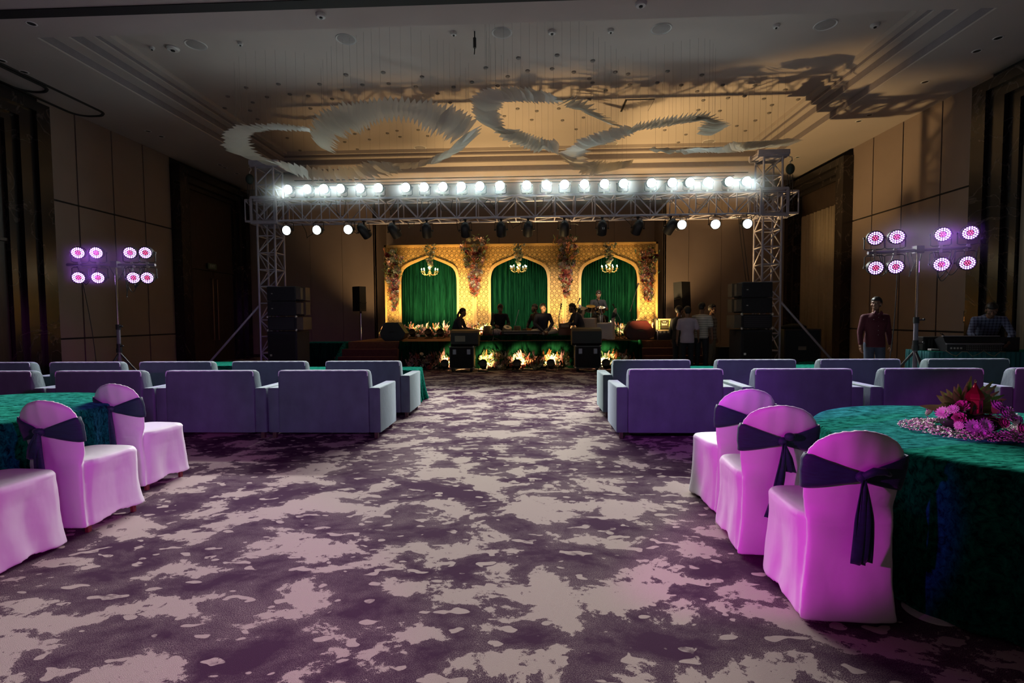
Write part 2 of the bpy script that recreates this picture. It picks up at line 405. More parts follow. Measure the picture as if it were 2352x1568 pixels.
# risers of the tray steps, their shade put into a darker colour
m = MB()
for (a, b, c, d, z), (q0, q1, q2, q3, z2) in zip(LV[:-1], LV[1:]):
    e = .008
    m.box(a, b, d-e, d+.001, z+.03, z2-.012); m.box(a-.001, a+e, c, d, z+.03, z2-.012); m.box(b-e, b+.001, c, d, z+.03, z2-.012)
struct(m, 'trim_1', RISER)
m = MB()
m.box(XL, XR, 7.62, 7.83, ZC-.012, ZC+.01)
struct(m, 'trim_2', GROOVE)
m = MB()
for y, x0_, x1_, w_ in ((17.2, -8.2, 7.2, .07), (17.6, -7.6, 6.9, .05), (17.95, -8.6, 8.0, .06)): m.box(x0_, x1_, y, y+w_, ZC-.012, ZC+.01)
struct(m, 'trim_3', GROOVE)

def portal(name, x, s, y0, y1, oy0, oy1, oz, ztop=5.99):
    """stepped marble door surround that stands proud of the side wall (s=+1: left wall, faces +x)"""
    m = MB()
    st = [(0, .32), (.22, .24), (.44, .15)]
    wy = oy0-y0
    for k, (t, pr) in enumerate(st):
        a0, a1 = y0+wy*t/.6 if t else y0, y1-(y1-oy1)*t/.6 if t else y1
        nx = st[k+1][0] if k+1 < len(st) else .6
        b0, b1 = y0+wy*nx/.6, y1-(y1-oy1)*nx/.6
        zt = ztop-t*.9; zb = ztop-nx*.9
        xx = (min(x, x+s*pr), max(x, x+s*pr))
        m.box(*xx, a0, b0, 0, zt); m.box(*xx, b1, a1, 0, zt); m.box(*xx, b0, b1, zb, zt)
    struct(m, name, MARBLE)
    return ztop-.54
def double_door(name, x, s, y0, y1, zd, ztop, handles=True):
    m = MB(); xx = (min(x, x+s*.06), max(x, x+s*.06)); ym = (y0+y1)/2
    m.box(*xx, y0, y1, zd+.06, ztop)
    m.box(min(x, x+s*.1), max(x, x+s*.1), y0, y1, zd, zd+.06)
    for a, b in ((y0, ym-.004), (ym+.004, y1)):
        m.box(*xx, a+.01, b-.01, .01, zd-.01)
        for c in (.3, .62): m.box(min(x+s*.06, x+s*.07), max(x+s*.06, x+s*.07), a+.12, b-.12, zd*c-.6 if c < .5 else zd*c-.4, zd*c+.4)
    o = struct(m, name, BROWNDOOR)
    if handles:
        for d in (-.12, .12):
            h = MB().tube([(x+s*.06, ym+d, .75), (x+s*.13, ym+d, .75), (x+s*.13, ym+d, 2.75), (x+s*.06, ym+d, 2.75)], .018)
            h.ball((x+s*.13, ym+d, .75), .022).ball((x+s*.13, ym+d, 2.75), .022)
            build(h, 'handle', mat('bronze_handle', (.16, .09, .06), .35, metal=.8), o, smooth=40)
zt = portal('trim_4', XL, 1, 14.5, 18.1, 15.15, 17.4, 5)
double_door('door_1', XL, 1, 15.15, 17.4, 3.02, zt)
zt = portal('trim_5', XL, 1, 6.5, 10.55, 7.3, 9.75, 5)
double_door('door_2', XL, 1, 7.3, 9.75, 3.02, zt)
zt = portal('trim_6', XR, -1, 14.95, 18.28, 15.6, 17.62, 5)
struct(MB().box(XR-.07, XR, 15.6, 17.62, 4.72, zt), 'trim_7', BROWNDOOR)
zt = portal('trim_8', XR, -1, 6.6, 10.75, 7.4, 9.9, 5)
struct(MB().box(XR-.07, XR, 7.4, 9.9, 4.5, zt), 'trim_9', BROWNDOOR)
CURTB = mat('beige_curtain', (.30, .235, .17), .85, noise=.06)
def curtain_y(name, x, y0, y1, z0, z1, amp, n, m_, label, seed=1):
    rd = random.Random(seed); mb = MB(); cols = int((y1-y0)/.03); ph = [rd.uniform(-.4, .4) for _ in range(cols+1)]
    rows = [z0, z0+.5*(z1-z0), z1]
    vs = [(x-(amp*math.sin(n*2*PI*(i/cols)+ph[i]*.3)+amp*.4*math.sin(n*5.1*i/cols*PI)), y0+(y1-y0)*i/cols, z) for z in rows for i in range(cols+1)]
    fs = [(r*(cols+1)+i, r*(cols+1)+i+1, (r+1)*(cols+1)+i+1, (r+1)*(cols+1)+i) for r in range(2) for i in range(cols)]
    mb.add(vs, fs); o = build(mb, name, m_, smooth=True)
    sd = o.modifiers.new('t', 'SOLIDIFY'); sd.thickness = .006
    return tag(o, label, 'curtain')
curtain_y('curtain', XR-.09, 15.62, 17.6, .03, 4.75, .035, 9, CURTB, 'pale beige pleated curtain in the marble doorway nearest the stage, right wall')
curtain_y('curtain', XR-.09, 7.42, 9.88, .03, 4.55, .035, 9, CURTB, 'pale beige curtain in the marble doorway behind the sound desk', 3)
# EXIT sign over the left double door
o = thing('exit_sign', 'small dim EXIT sign over the dark double door on the left wall', 'sign', (XL+.13, 16.15, 3.17), PI/2)
build(MB().cbox((0, 0, 0), (.42, .03, .18)), 'panel', mat('sign_panel', (.10, .14, .10), .4), o)
text('EXIT', .13, Matrix.Translation((0, -.017, 0)) @ FACE_CAM, mat('sign_letter', (.45, .45, .42), .5), o)
# small lit switch panel on the right wall
o = thing('switch_panel', 'small wall control plate with glowing orange marks beside the right marble frame', 'switch', (XR-.05, 10.98, 1.36), -PI/2)
build(MB().rbox(-.1, .1, -.02, .02, -.13, .13, .008), 'plate', BLACK, o)
OM = emis('orange_marks', (1, .35, .08), 1.2)
for i in range(9): build(MB().cbox((-.06+.06*(i % 3), -.022, -.08+.035*(i//3)), (.03, .006, .016)), 'glowing_key', OM, o)

# ------------------------------------------------------------------ ceiling fittings
GREYSPK = mat('grey_speaker_cover', (.30, .27, .27), .8)
WHITEP = mat('white_plastic', (.6, .58, .58), .5)
def zc(x, y):
    for a, b, c, d, z in reversed(LV):
        if a < x < b and c < y < d: return LV[min(3, LV.index((a, b, c, d, z))+1)][4] if LV.index((a, b, c, d, z)) < 3 else z+.1
    return ZC
def ceil_pt(px, py):
    for z in (6.76, 6.66, 6.56, 6.38, 6.2):
        p = onz(px, py, z)
        if abs(zc(p.x, p.y)-z) < .005: return p
    p = onz(px, py, 6.76); return Vector((max(-7.7, min(6.6, p.x)), min(15.85, p.y), 6.76))
sp = [(450, 103, 'beside the round smoke detector'), (795, 90, 'next left of the hanging black cable'), (1153, 75, 'next right of the hanging black cable'), (1519, 66, 'third from the right tray edge at the front'), (1896, 57, 'closest to the right tray edge'),
      (968, 344, 'at the far side of the tray, leftmost of its row'), (1183, 338, 'between the two middle wings of the hanging sculpture'), (1403, 335, 'just under the S-shaped hanging ribbon'), (1620, 333, 'at the far right of the tray, past the S-shaped ribbon')]
base = thing('ceiling_speaker', '', 'speaker')
build(MB().lathe([(.165, 0), (.175, -.004), (.19, -.012), (.2, 0)], seg=28), 'rim', WHITEP, base, smooth=40)
build(MB().lathe([(.005, -.02), (.12, -.012), (.165, -.004)], seg=28), 'grille', GREYSPK, base, smooth=40)
for i, (px, py, t) in enumerate(sp):
    p = ceil_pt(px, py); place(base, p, 0, 'round flush loudspeaker, '+t, 'round loudspeakers in the ceiling')
base = thing('recessed_downlight', '', 'downlight')
build(MB().lathe([(.055, -.002), (.06, -.008), (.075, -.006), (.08, 0)], seg=16), 'rim', WHITEP, base, smooth=40)
build(MB().lathe([(.002, -.004), (.055, -.0045), (.056, 0)], seg=16), 'aperture', BLACK, base)
dl = [(3, 139), (55, 165), (340, 301), (370, 313), (516, 385), (544, 398), (2293, 87), (2244, 117), (1997, 264), (1973, 278), (1832, 361), (1818, 369), (2125, 188), (72, 54), (505, 378)]
for px, py in dl:
    side = 'left' if px < 1000 else 'right'
    place(base, ceil_pt(px, py), 0, 'dark round downlight in the plain ceiling strip along the %s wall' % side, 'downlights along the %s wall' % side)
base = thing('small_ceiling_fitting', '', 'ceiling fitting')
build(MB().lathe([(.05, 0), (.05, -.015), (.03, -.03), (.002, -.032)], seg=12), 'cap', mat('grey_fitting', (.16, .14, .14), .5), base, smooth=40)
c2 = lambda x, y: (700+x/2.94, y/2.94)
pins = [c2(*q) for q in [(278,503),(100,566),(255,608),(390,571),(530,487),(567,563),(185,666),(38,730),(24,646),(792,517),(750,583),(1005,586),(1129,552),(1223,456),(1443,390),(1704,371),(1945,409),(1505,476),(1670,463),(1817,485),(1371,515),(1303,577),(1922,530),(1943,557),(2097,485),(2183,498),(2195,570),(2032,610),(1922,668),(897,630),(982,690),(1437,732),(1567,748),(1716,731),(1533,807),(1740,811),(1883,792),(1348,782),(1833,871),(558,898),(623,881),(338,902),(643,922),(766,875),(830,916),(270,957),(437,940),(371,1021),(2068,864),(2166,915),(430,871)]]
c1 = lambda x, y: (x/2.94, y/2.94)
pins += [c1(*q) for q in [(1663,590),(1538,649),(1707,690),(1803,653),(1957,635),(1690,745),(1518,728),(1880,566),(1740,803),(2097,730),(1940,930),(2055,1035)]]
c3 = lambda x, y: (1500+x/2.76, y/2.76)
pins += [c3(*q) for q in [(92,450),(309,474),(27,522),(179,537),(442,537),(646,540),(838,567),(280,578),(318,634),(475,619),(580,607),(703,624),(920,628),(753,664),(287,695),(423,701),(735,714),(648,762),(531,796),(585,827),(208,851),(74,823),(146,919)]]
for px, py in pins: place(base, ceil_pt(px, py), 0, 'tiny grey spot fitting in the ceiling above the hanging sculpture', 'small spot fittings around the hanging sculpture')
for k, (px, py, r, nm, lab) in enumerate([(397, 110, .12, 'smoke_detector', 'large round white smoke detector on the ceiling at the front left'), (349, 108, .05, 'ceiling_sensor', 'little sensor just left of the large smoke detector'),
    (552, 98, .05, 'ceiling_sensor', 'little sensor between two ceiling loudspeakers, upper left'), (737, 33, .08, 'smoke_detector', 'pale round detector near the black ceiling slot'),
    (1472, 7, .09, 'smoke_detector', 'pale detector at the very top edge of the view, right of centre'), (1268, 72, .08, 'smoke_detector', 'dome detector right of the centre ceiling loudspeaker'),
    (1403, 69, .06, 'ceiling_sensor', 'little sensor with a dark eye, right of the dome detector'), (1783, 58, .06, 'ceiling_sensor', 'little sensor left of the rightmost front loudspeaker'), (2010, 56, .08, 'smoke_detector', 'dome detector at the right front corner of the tray'),
    (1042, 75, .06, 'ceiling_sensor', 'flat bracket sensor left of the hanging cable')]):
    o = thing(nm, lab, 'detector', ceil_pt(px, py))
    build(MB().lathe([(r, 0), (r, -.02), (r*.8, -.045), (.003, -.05)], seg=18), 'housing', WHITEP, o, smooth=40)
    build(MB().lathe([(r*.35, -.04), (r*.3, -.065), (.002, -.07)], seg=12), 'eye', BLACK, o, smooth=40)
p = ceil_pt(1090, 72)
m = MB().tube([p, p+Vector((0, 0, -.12))], .012).tube([p+Vector((0, 0, -.12)), p+Vector((0, 0, -.3))], .03).tube([p+Vector((0, 0, -.3)), p+Vector((-.01, 0, -.42))], .01)
tag(build(m, 'hanging_cable_plug', BLACK, world=True), 'short black plug hanging from the ceiling near the centre loudspeaker', 'cable')
# access hatch (hinged down a little, dark gap round it)
q = [ceil_pt(*a) for a in ((1428, 253), (1480, 254), (1502, 229), (1443, 229))]
cx = sum(v.x for v in q)/4; cy = sum(v.y for v in q)/4; zz = q[0].z
o = thing('access_hatch', 'square ceiling access hatch with a dark gap on its left side', 'hatch', (cx, cy, zz))
build(MB().box(-.36, .36, -.36, .36, -.012, -.002), 'shadow_gap', GROOVE, o)
build(MB().box(-.31, .345, -.345, .345, -.022, -.008), 'lid', CEIL, o)
# oval slot diffusers at the left
def oval(x0, x1, y0, y1, r, t, z):
    pts = []
    for cx_, cy_, a0 in ((x1-r, y1-r, 0), (x0+r, y1-r, 90), (x0+r, y0+r, 180), (x1-r, y0+r, 270)):
        for k in range(9): a = math.radians(a0+k*90/8); pts.append((cx_+r*math.cos(a), cy_+r*math.sin(a), z))
    return pts
for k, (y1_, x1_) in enumerate(((11.55, -9.85), (10.3, -9.95))):
    tag(build(MB().tube(oval(-10.6, x1_, 4.5-k, y1_, .3, .05, ZC), .032, 6, closed=True), 'slot_diffuser', GROOVE), ['longer', 'shorter'][k]+' dark oval air slot in the ceiling at the left wall', 'air vent')

# ------------------------------------------------------------------ hanging leaf sculpture
def blade_mesh():
    m = MB(); n = 8; vs = []
    for i in range(n+1):
        t = -1+2*i/n; w_ = .5*(1-abs(t)**1.25)*(1-.35*t)+.004
        for s_ in (-1, 0, 1): vs.append((s_*w_, .16*t*t-.05*s_*s_, t*.5))
    fs = [(i*3+k, i*3+k+1, i*3+k+4, i*3+k+3) for i in range(n) for k in (0, 1)]
    m.add(vs, fs); me = m.mesh('leaf_blade', BLADE, True); return me
BM = blade_mesh()
A4 = lambda x, y, hx, hy: (480+x/3.675, 180+y/3.675, hx/3.675, hy/3.675)
A5 = lambda x, y, hx, hy: (1050+x/2.767, 180+y/2.767, hx/2.767, hy/2.767)
RIB = [
 ('long hooked ribbon of hanging metal leaves curling over the left truss tower', 74, [A4(*q) for q in [(820,430,30,25),(700,420,35,35),(560,410,45,35),(430,415,70,35),(300,430,110,25),(230,480,120,12),(240,560,140,-5),(300,630,130,20),(420,680,130,30),(560,720,100,40),(700,765,50,60),(850,800,30,65),(1000,815,30,65),(1150,810,40,70),(1300,800,80,65),(1430,760,120,60),(1560,745,60,40),(1640,735,30,-25),(1750,730,35,-35),(1850,700,50,-30),(1960,665,80,-50),(2080,610,100,-60),(2170,520,115,-65),(2210,470,90,-70)]]),
 ('tall arch of long hanging metal leaves left of the ceiling centre', 44, [A4(*q) for q in [(960,570,110,75),(960,490,120,95),(1010,420,140,110),(1070,370,120,120),(1150,340,90,130),(1240,330,60,130),(1330,300,40,120),(1430,270,20,110),(1560,260,5,110),(1700,270,-15,110),(1830,300,-40,120),(1930,350,-60,120),(2010,350,-80,110),(2080,400,-90,110),(2150,440,-100,110)]]),
 ('C-shaped ribbon of pale hanging metal leaves over the ceiling centre', 66, [A5(*q) for q in [(1010,300,40,8),(960,280,70,22),(900,250,80,22),(850,215,70,18),(780,170,60,-25),(700,145,45,-35),(620,130,35,40),(540,120,25,45),(470,110,30,50),(390,105,45,50),(310,105,60,50),(230,115,80,40),(190,150,100,35),(180,200,95,15),(200,245,95,5),(220,285,90,20),(270,325,70,40),(330,350,60,-30),(400,375,40,-40),(460,400,35,-45),(520,420,25,-45),(580,430,25,40),(625,435,15,45)]]),
 ('S-shaped ribbon of silvery hanging metal leaves left of the right truss tower', 72, [A5(*q) for q in [(1600,345,90,-12),(1640,300,100,-8),(1610,260,90,20),(1550,250,60,-35),(1450,260,50,-40),(1350,275,35,-40),(1250,290,30,-40),(1160,310,30,-35),(1070,335,30,30),(990,360,50,30),(900,390,65,25),(830,415,80,15),(770,450,85,-15),(740,500,95,30),(760,540,100,40),(830,560,60,-45),(900,570,40,-45),(970,560,40,-35),(1040,550,35,-30),(1090,540,30,-25)]]),
 ('thin low ribbon of hanging metal leaves in front of the right truss tower top', 44, [A5(*q) for q in [(1260,455,40,5),(1350,462,50,10),(1450,462,50,8),(1530,455,35,15),(1620,455,30,15),(1700,455,35,15),(1780,435,35,35),(1850,425,40,-30),(1930,420,60,-25),(2010,415,80,-20),(2100,405,90,-15)]])]
WIRE = mat('thin_wire', (.2, .18, .16), .5)
for lab, n, st in RIB:
    c0 = onz(st[0][0], st[0][1], 5.25); root = thing('leaf_ribbon_sculpture', lab, 'sculpture', c0, 0, 'hanging leaf ribbons'); wires = MB()
    for i in range(n):
        t = i/(n-1)*(len(st)-1); k = min(int(t), len(st)-2); f = t-k
        a, b = st[k], st[k+1]
        if (a[2]*b[2]+a[3]*b[3]) < 0 and f > .5: hx, hy = b[2], b[3]
        elif (a[2]*b[2]+a[3]*b[3]) < 0: hx, hy = a[2], a[3]
        else: hx, hy = a[2]+(b[2]-a[2])*f, a[3]+(b[3]-a[3])*f
        px, py = a[0]+(b[0]-a[0])*f, a[1]+(b[1]-a[1])*f
        rd = random.Random(i*7+n)
        hx *= rd.uniform(.88, 1.1); hy *= rd.uniform(.88, 1.1)
        c = onz(px, py, 5.25); Y = c.y
        if 12.2 < Y < 13.1 and abs(c.x) > 5: Y = 12.0
        c = ony(px, py, Y)
        e0 = ony(px-hx, py-hy, Y-.12); e1 = ony(px+hx, py+hy, Y+.12)
        ax = e1-e0; ln = ax.length; ax.normalize()
        tan = (ony(b[0], b[1], Y)-ony(a[0], a[1], Y))
        wd = tan-ax*tan.dot(ax)
        if wd.length < 1e-4: wd = ax.orthogonal()
        wd.normalize(); wd = (wd+Vector((0, rd.uniform(.1, 1.1), rd.uniform(-.25, .25)))).normalized(); wd = (wd-ax*wd.dot(ax)).normalized(); nn = ax.cross(wd)
        M = Matrix(((wd.x, nn.x, ax.x, 0), (wd.y, nn.y, ax.y, 0), (wd.z, nn.z, ax.z, 0), (0, 0, 0, 1)))
        M = Matrix.Translation(c-c0) @ M @ Matrix.Diagonal((rd.uniform(.15, .2), .3*min(ln, .6), ln*rd.uniform(.95, 1.15), 1))
        o = bpy.data.objects.new('leaf_blade', BM); COL.objects.link(o); o.parent = root; o.matrix_local = M
        if i % 2 == 0: wires.tube([c-c0, Vector((c.x, c.y, zc(c.x, c.y)))-c0], .0016, 3, False)
    build(wires, 'suspension_wires', WIRE, root)

# ================================================================== TRUSS AND LAMPS
TY0, TY1, TZ0, TZ1 = 12.35, 12.87, 3.86, 4.38          # box of the goal-post beam
def lat(m, a, b, u, h, n, r=.016, start=0):
    """zigzag bracing between chord line a-b and the chord shifted by u*h"""
    a, b, u = Vector(a), Vector(b), Vector(u)*h
    for i in range(n+1): m.tube([a+(b-a)*i/n, a+(b-a)*i/n+u], r, 6, False)
    for i in range(n):
        p, q = a+(b-a)*i/n, a+(b-a)*(i+1)/n
        m.tube([p, q+u] if (i+start) % 2 else [p+u, q], r, 6, False)
tr = thing('lighting_truss_beam', 'long horizontal lattice truss carrying the lamps, between the two towers', 'truss', (-.5, 12.6, 4.1))
xa, xb = -7.15, 6.35
for y in (TY0, TY1):
    for z in (TZ0, TZ1): build(MB().tube([(xa, y, z), (xb, y, z)], .027, 10), 'chord', ALU, tr, smooth=40, world=True)
for (o1, u_) in (((TY0, TZ0), (0, 0, 1)), ((TY1, TZ0), (0, 0, 1)), ((TY0, TZ0), (0, 1, 0)), ((TY0, TZ1), (0, 1, 0))):
    m = MB(); lat(m, (xa, o1[0], o1[1]), (xb, o1[0], o1[1]), u_, .52, 28, start=0 if u_[2] else 1); build(m, 'lattice', ALU, tr, smooth=40, world=True)
def tower(x0, x1, lab, hoistx, braces):
    cx = (x0+x1)/2; w_ = x1-x0; y0, y1 = 12.38, 12.38+.46; ztop = 5.3
    t = thing('lighting_truss_tower', lab, 'truss', (cx, 12.6, 0))
    for x in (x0, x1):
        for y in (y0, y1): build(MB().tube([(x, y, .12), (x, y, ztop-.1)], .026, 10), 'chord', ALU, t, smooth=40, world=True)
    for p, u_, h in (((x0, y0), (1, 0, 0), w_), ((x0, y1), (1, 0, 0), w_), ((x0, y0), (0, 1, 0), y1-y0), ((x1, y0), (0, 1, 0), y1-y0)):
        m = MB(); lat(m, (*p, .14), (*p, ztop-.12), u_, h, 12); build(m, 'lattice', ALU, t, smooth=40, world=True)
    m = MB().rbox(cx-.37, cx+.37, y0-.02, y1+.02, ztop-.1, ztop-.04, .01); m.rbox(cx-.37, cx+.37, y0-.06, y0+.03, ztop-.06, ztop+.06, .01); m.rbox(cx-.37, cx+.37, y1-.03, y1+.06, ztop-.06, ztop+.06, .01)
    m.tube([(cx-.3, y0, ztop), (cx-.3, y1, ztop)], .05, 12).tube([(cx+.3, y0, ztop), (cx+.3, y1, ztop)], .05, 12)
    build(m, 'head_block', ALU, t, smooth=40, world=True)
    m = MB(); e = .09
    for z in (TZ0-.05, TZ1+.05):
        for y in (y0-e, y1+e): m.box(x0-e, x1+e, y-.03, y+.03, z-.03, z+.03)
        for x in (x0-e, x1+e): m.box(x-.03, x+.03, y0-e, y1+e, z-.03, z+.03)
    for x in (x0-e, x1+e):
        for y in (y0-e, y1+e): m.box(x-.025, x+.025, y-.025, y+.025, TZ0-.05, TZ1+.05)
    build(m, 'sleeve_block', ALU, t, world=True)
    m = MB().box(x0-.14, x1+.14, y0-.14, y1+.14, .03, .09); m.box(x0-.5, x1+.5, y0-.05, y0+.05, .0, .07); m.box(x0-.5, x1+.5, y1-.05, y1+.05, 0, .07)
    build(m, 'base', ALU, t, world=True)
    for a, b in braces: build(MB().tube([a, b], .028, 8), 'outrigger_brace', ALU, t, smooth=40, world=True)
    h = thing('chain_hoist', 'dark chain hoist hanging from the head of the '+('left' if cx < 0 else 'right')+' truss tower', 'hoist', (hoistx, 12.3, ztop-.42))
    build(MB().ball((0, 0, 0), (.1, .09, .13), 14, 9), 'body', mat('hoist_green', (.02, .035, .03), .5), h, smooth=True)
    build(MB().tube([(0, 0, .12), (0, 0, .18), (.04, 0, .22), (.03, 0, .28), (-.02, 0, .29)], .012), 'hook', STEEL, h, smooth=True)
    for d in (-.06, 0, .06):
        m = MB()
        for k in range(24): m.tube([(d+.008*math.cos(q)*(k % 2), .008*math.cos(q)*((k+1) % 2), -.14-k*.03+.02*math.sin(q)) for q in [j*PI/3 for j in range(6)]], .004, 4, closed=True)
        build(m, 'chain', BLACK, h)
    return t
tower(-6.87, -6.43, 'left aluminium truss tower behind the left loudspeaker stack', -6.98, [((-6.9, 12.4, 1.75), (-8.45, 12.3, .03)), ((-6.9, 12.85, 1.3), (-7.6, 14.2, .03))])
tower(5.54, 5.98, 'right aluminium truss tower behind the right loudspeaker stack', 6.12, [((6.0, 12.4, 1.75), (7.4, 12.2, .03)), ((5.5, 12.85, 1.15), (4.75, 13.4, .03))])

def par_proto(kind, up, lens_mats):
    """LED par can: axis toward -y; up=+1: hangs by its yoke from above, -1: stands on its yoke"""
    r = thing('led_par_lamp', '', 'stage lamp')
    tilt = Matrix.Rotation(math.radians(8), 4, 'X')
    b = MB().lathe([(.05, -.12), (.09, -.11), (.11, -.03), (.112, .07), (.12, .075), (.12, .1), (.108, .1), (.106, .085), (.002, .085)], axis='y', seg=24)
    for k in range(5): b.lathe([(.112, -.02+k*.018), (.117, -.018+k*.018), (.117, -.012+k*.018), (.112, -.01+k*.018)], axis='y', seg=24)
    build(b, 'housing', BLACK, r, smooth=30).rotation_euler = (math.radians(10), 0, 0)
    face = build(MB().lathe([(.002, .088), (.104, .088), (.104, .084)], axis='y', seg=24), 'lamp_face', LEDPART if kind == 'p' else LEDPART, r); face.rotation_euler = (math.radians(10), 0, 0)
    o1, o2 = MB(), MB()
    for n, rad, mb in ((1, 0, o2), (6, .032, o2), (12, .062, o1), (18, .09, o1)):
        for k in range(n):
            a = 2*PI*k/n+(.26 if n == 12 else 0)
            mb.lathe([(.0095 if kind == 'p' else .0155, .088), (.009 if kind == 'p' else .015, .095), (.001, .097)], c=(rad*math.cos(a), 0, rad*math.sin(a)*1.0), axis='y', seg=8)
    build(o1, 'outer_leds', lens_mats[0], r).rotation_euler = (math.radians(10), 0, 0)
    build(o2, 'inner_leds', lens_mats[1], r).rotation_euler = (math.radians(10), 0, 0)
    s = up; y = MB().tube([(-.135, 0, 0), (-.135, 0, .17*s), (-.10, 0, .19*s), (.10, 0, .19*s), (.135, 0, .17*s), (.135, 0, 0)], .009, 6)
    y.lathe([(.02, -.02), (.02, .0)], c=(-.13, 0, 0), axis='x', seg=8).lathe([(.02, 0), (.02, .02)], c=(.13, 0, 0), axis='x', seg=8)
    build(y, 'yoke', BLACK, r, smooth=40)
    build(MB().box(-.02, .02, -.03, .03, min(.185*s, .235*s), max(.185*s, .235*s)), 'clamp', STEEL, r)
    return r
def lamp_glow(root, col, W, ang, down=12, blend=.7):
    l = bpy.data.lights.new('lamp_light', 'SPOT'); l.energy = W; l.color = col; l.spot_size = math.radians(ang); l.spot_blend = blend; l.shadow_soft_size = .1
    o = bpy.data.objects.new('lamp_light', l); COL.objects.link(o); o.parent = root
    o.location = (0, -.13, 0); o.rotation_euler = (-math.radians(90-down), 0, 0); return o
WPAR_T = par_proto('w', -1, (LEDW, LEDW)); lamp_glow(WPAR_T, (.96, 1., .95), W_TRUSS, 74, 35, .85)
WPAR_B = par_proto('w', 1, (LEDW, LEDW)); lamp_glow(WPAR_B, (.96, 1., .95), W_TRUSS, 74, 32, .85)
top = [(666,446),(710,446),(747,446),(786,444),(830,442),(872,440),(935,443),(976,438),(1020,438),(1061,441),(1104,440),(1150,439),(1210,440),(1254,437),(1297,437),(1342,434),(1387,435),(1430,434),(1494,432),(1542,433),(1581,432),(1624,431),(1671,432),(1712,431)]
for i, (px, py) in enumerate(top):
    p = ony(px, py, TY0); p.z = TZ1+.24
    lab = 'glaring white lamp on top of the truss, %s from the %s tower' % (ORD[i if i < 12 else 23-i], 'left' if i < 12 else 'right')
    place(WPAR_T, p, random.uniform(-.12, .12), lab, 'white lamps along the top of the truss')
bot = [(663, 534), (732, 530), (803, 530), (1563, 521), (1641, 519), (1713, 520)]
for i, (px, py) in enumerate(bot):
    p = ony(px, py, TY0); p.z = TZ0-.24
    lab = 'glaring white lamp hanging under the truss, %s from the %s tower' % (ORD[i if i < 3 else 5-i], 'left' if i < 3 else 'right')
    place(WPAR_B, p, random.uniform(-.12, .12), lab, 'white lamps hanging under the truss')
# dark profile spots hung under the truss, aimed at the stage
def dark_spot(px, roll, lab, mark=None):
    p = ony(px, 526, TY0+.05); p.z = TZ0-.27
    r = thing('hanging_spotlight', lab, 'stage lamp', p, 0, 'dark spotlights hanging under the truss')
    b = MB().lathe([(.03, .2), (.075, .17), (.115, .10), (.125, -.02), (.125, -.17), (.11, -.18), (.11, -.15), (.002, -.13)], axis='y', seg=18)
    b.xf(Matrix.Rotation(roll, 4, 'Y') @ Matrix.Rotation(math.radians(-48), 4, 'X'))
    build(b, 'housing', BLACK, r, smooth=35)
    y = MB().tube([(-.15, 0, -.02), (-.15, 0, .16), (.15, 0, .16), (.15, 0, -.02)], .009, 6).ball((-.15, 0, -.02), .025).ball((.15, 0, -.02), .025).xf(Matrix.Rotation(roll*.3, 4, 'Y'))
    build(y, 'yoke', BLACK, r, smooth=40)
    build(MB().tube([(0, 0, .16), (0, 0, .26)], .022, 8).box(-.03, .03, -.04, .04, .21, .28), 'clamp', BLACK, r)
    spot(p+Vector((0, .12, -.14)), (p.x*.98, 17.3, 1.9), (1, .82, .58), W_SPOT, 34, .8, .08, name='lamp_light')
    if mark: text(mark, .07, Matrix.Translation((0, -.215, -.06)) @ Matrix.Rotation(math.radians(65), 4, 'X'), mat('white_marking', (.5, .5, .5), .6), r, 'number_marking')
for i, (px, rl, lab, mk) in enumerate([(836, -.5, 'dark spotlight tilted outward, next to the leftmost hanging white lamps', None), (905, -.45, 'dark tilted spotlight over the left corner of the gold backdrop', None),
    (980, .05, 'dark spotlight over the first small chandelier', None), (1069, 0, 'dark spotlight over the left big flower cluster', None), (1151, 0, 'dark spotlight left of the middle chandelier', None),
    (1213, .1, 'dark spotlight joined by a sagging cable to its left neighbour', None), (1296, 0, 'dark spotlight over the right big flower cluster', None), (1383, 0, 'dark spotlight with the number 52 painted on it', '52'),
    (1465, .3, 'dark slanting spotlight over the right corner of the gold backdrop', None), (1540, .45, 'dark tilted spotlight beside the hanging white lamps on the right', None)]):
    dark_spot(px, rl, lab, mk)
# cable loops on the truss
rd = random.Random(5)
for i in range(26):
    x = -5.9+i*.45+rd.uniform(-.1, .1); w_ = rd.uniform(.15, .4); d = rd.uniform(.12, .42); y = TY0+.05+rd.uniform(0, .3); z0 = TZ1-.03 if i % 3 else TZ0-.02
    pts = [(x+w_*t+.03*math.sin(9*t+i), y+.03*math.sin(7*t), z0-d*4*t*(1-t)+.02*math.sin(13*t+i)) for t in [k/14 for k in range(15)]]
    tag(build(MB().tube(pts, .008, 5), 'power_cable', BLACK, smooth=True), 'thin black cable looping down from the lighting truss', 'cable', 'cable loops on the lighting truss')
for i, (x, zb) in enumerate(((5.05, 2.25), (5.12, 2.25))):
    tag(build(MB().tube([(x, 12.6, 3.85), (x+.03, 12.5, 3.2), (x+.08, 12.3, zb)], .008, 5), 'power_cable', BLACK, smooth=True), 'black cable dropping from the truss to the right loudspeaker stack', 'cable', 'drop cables at the right stack')

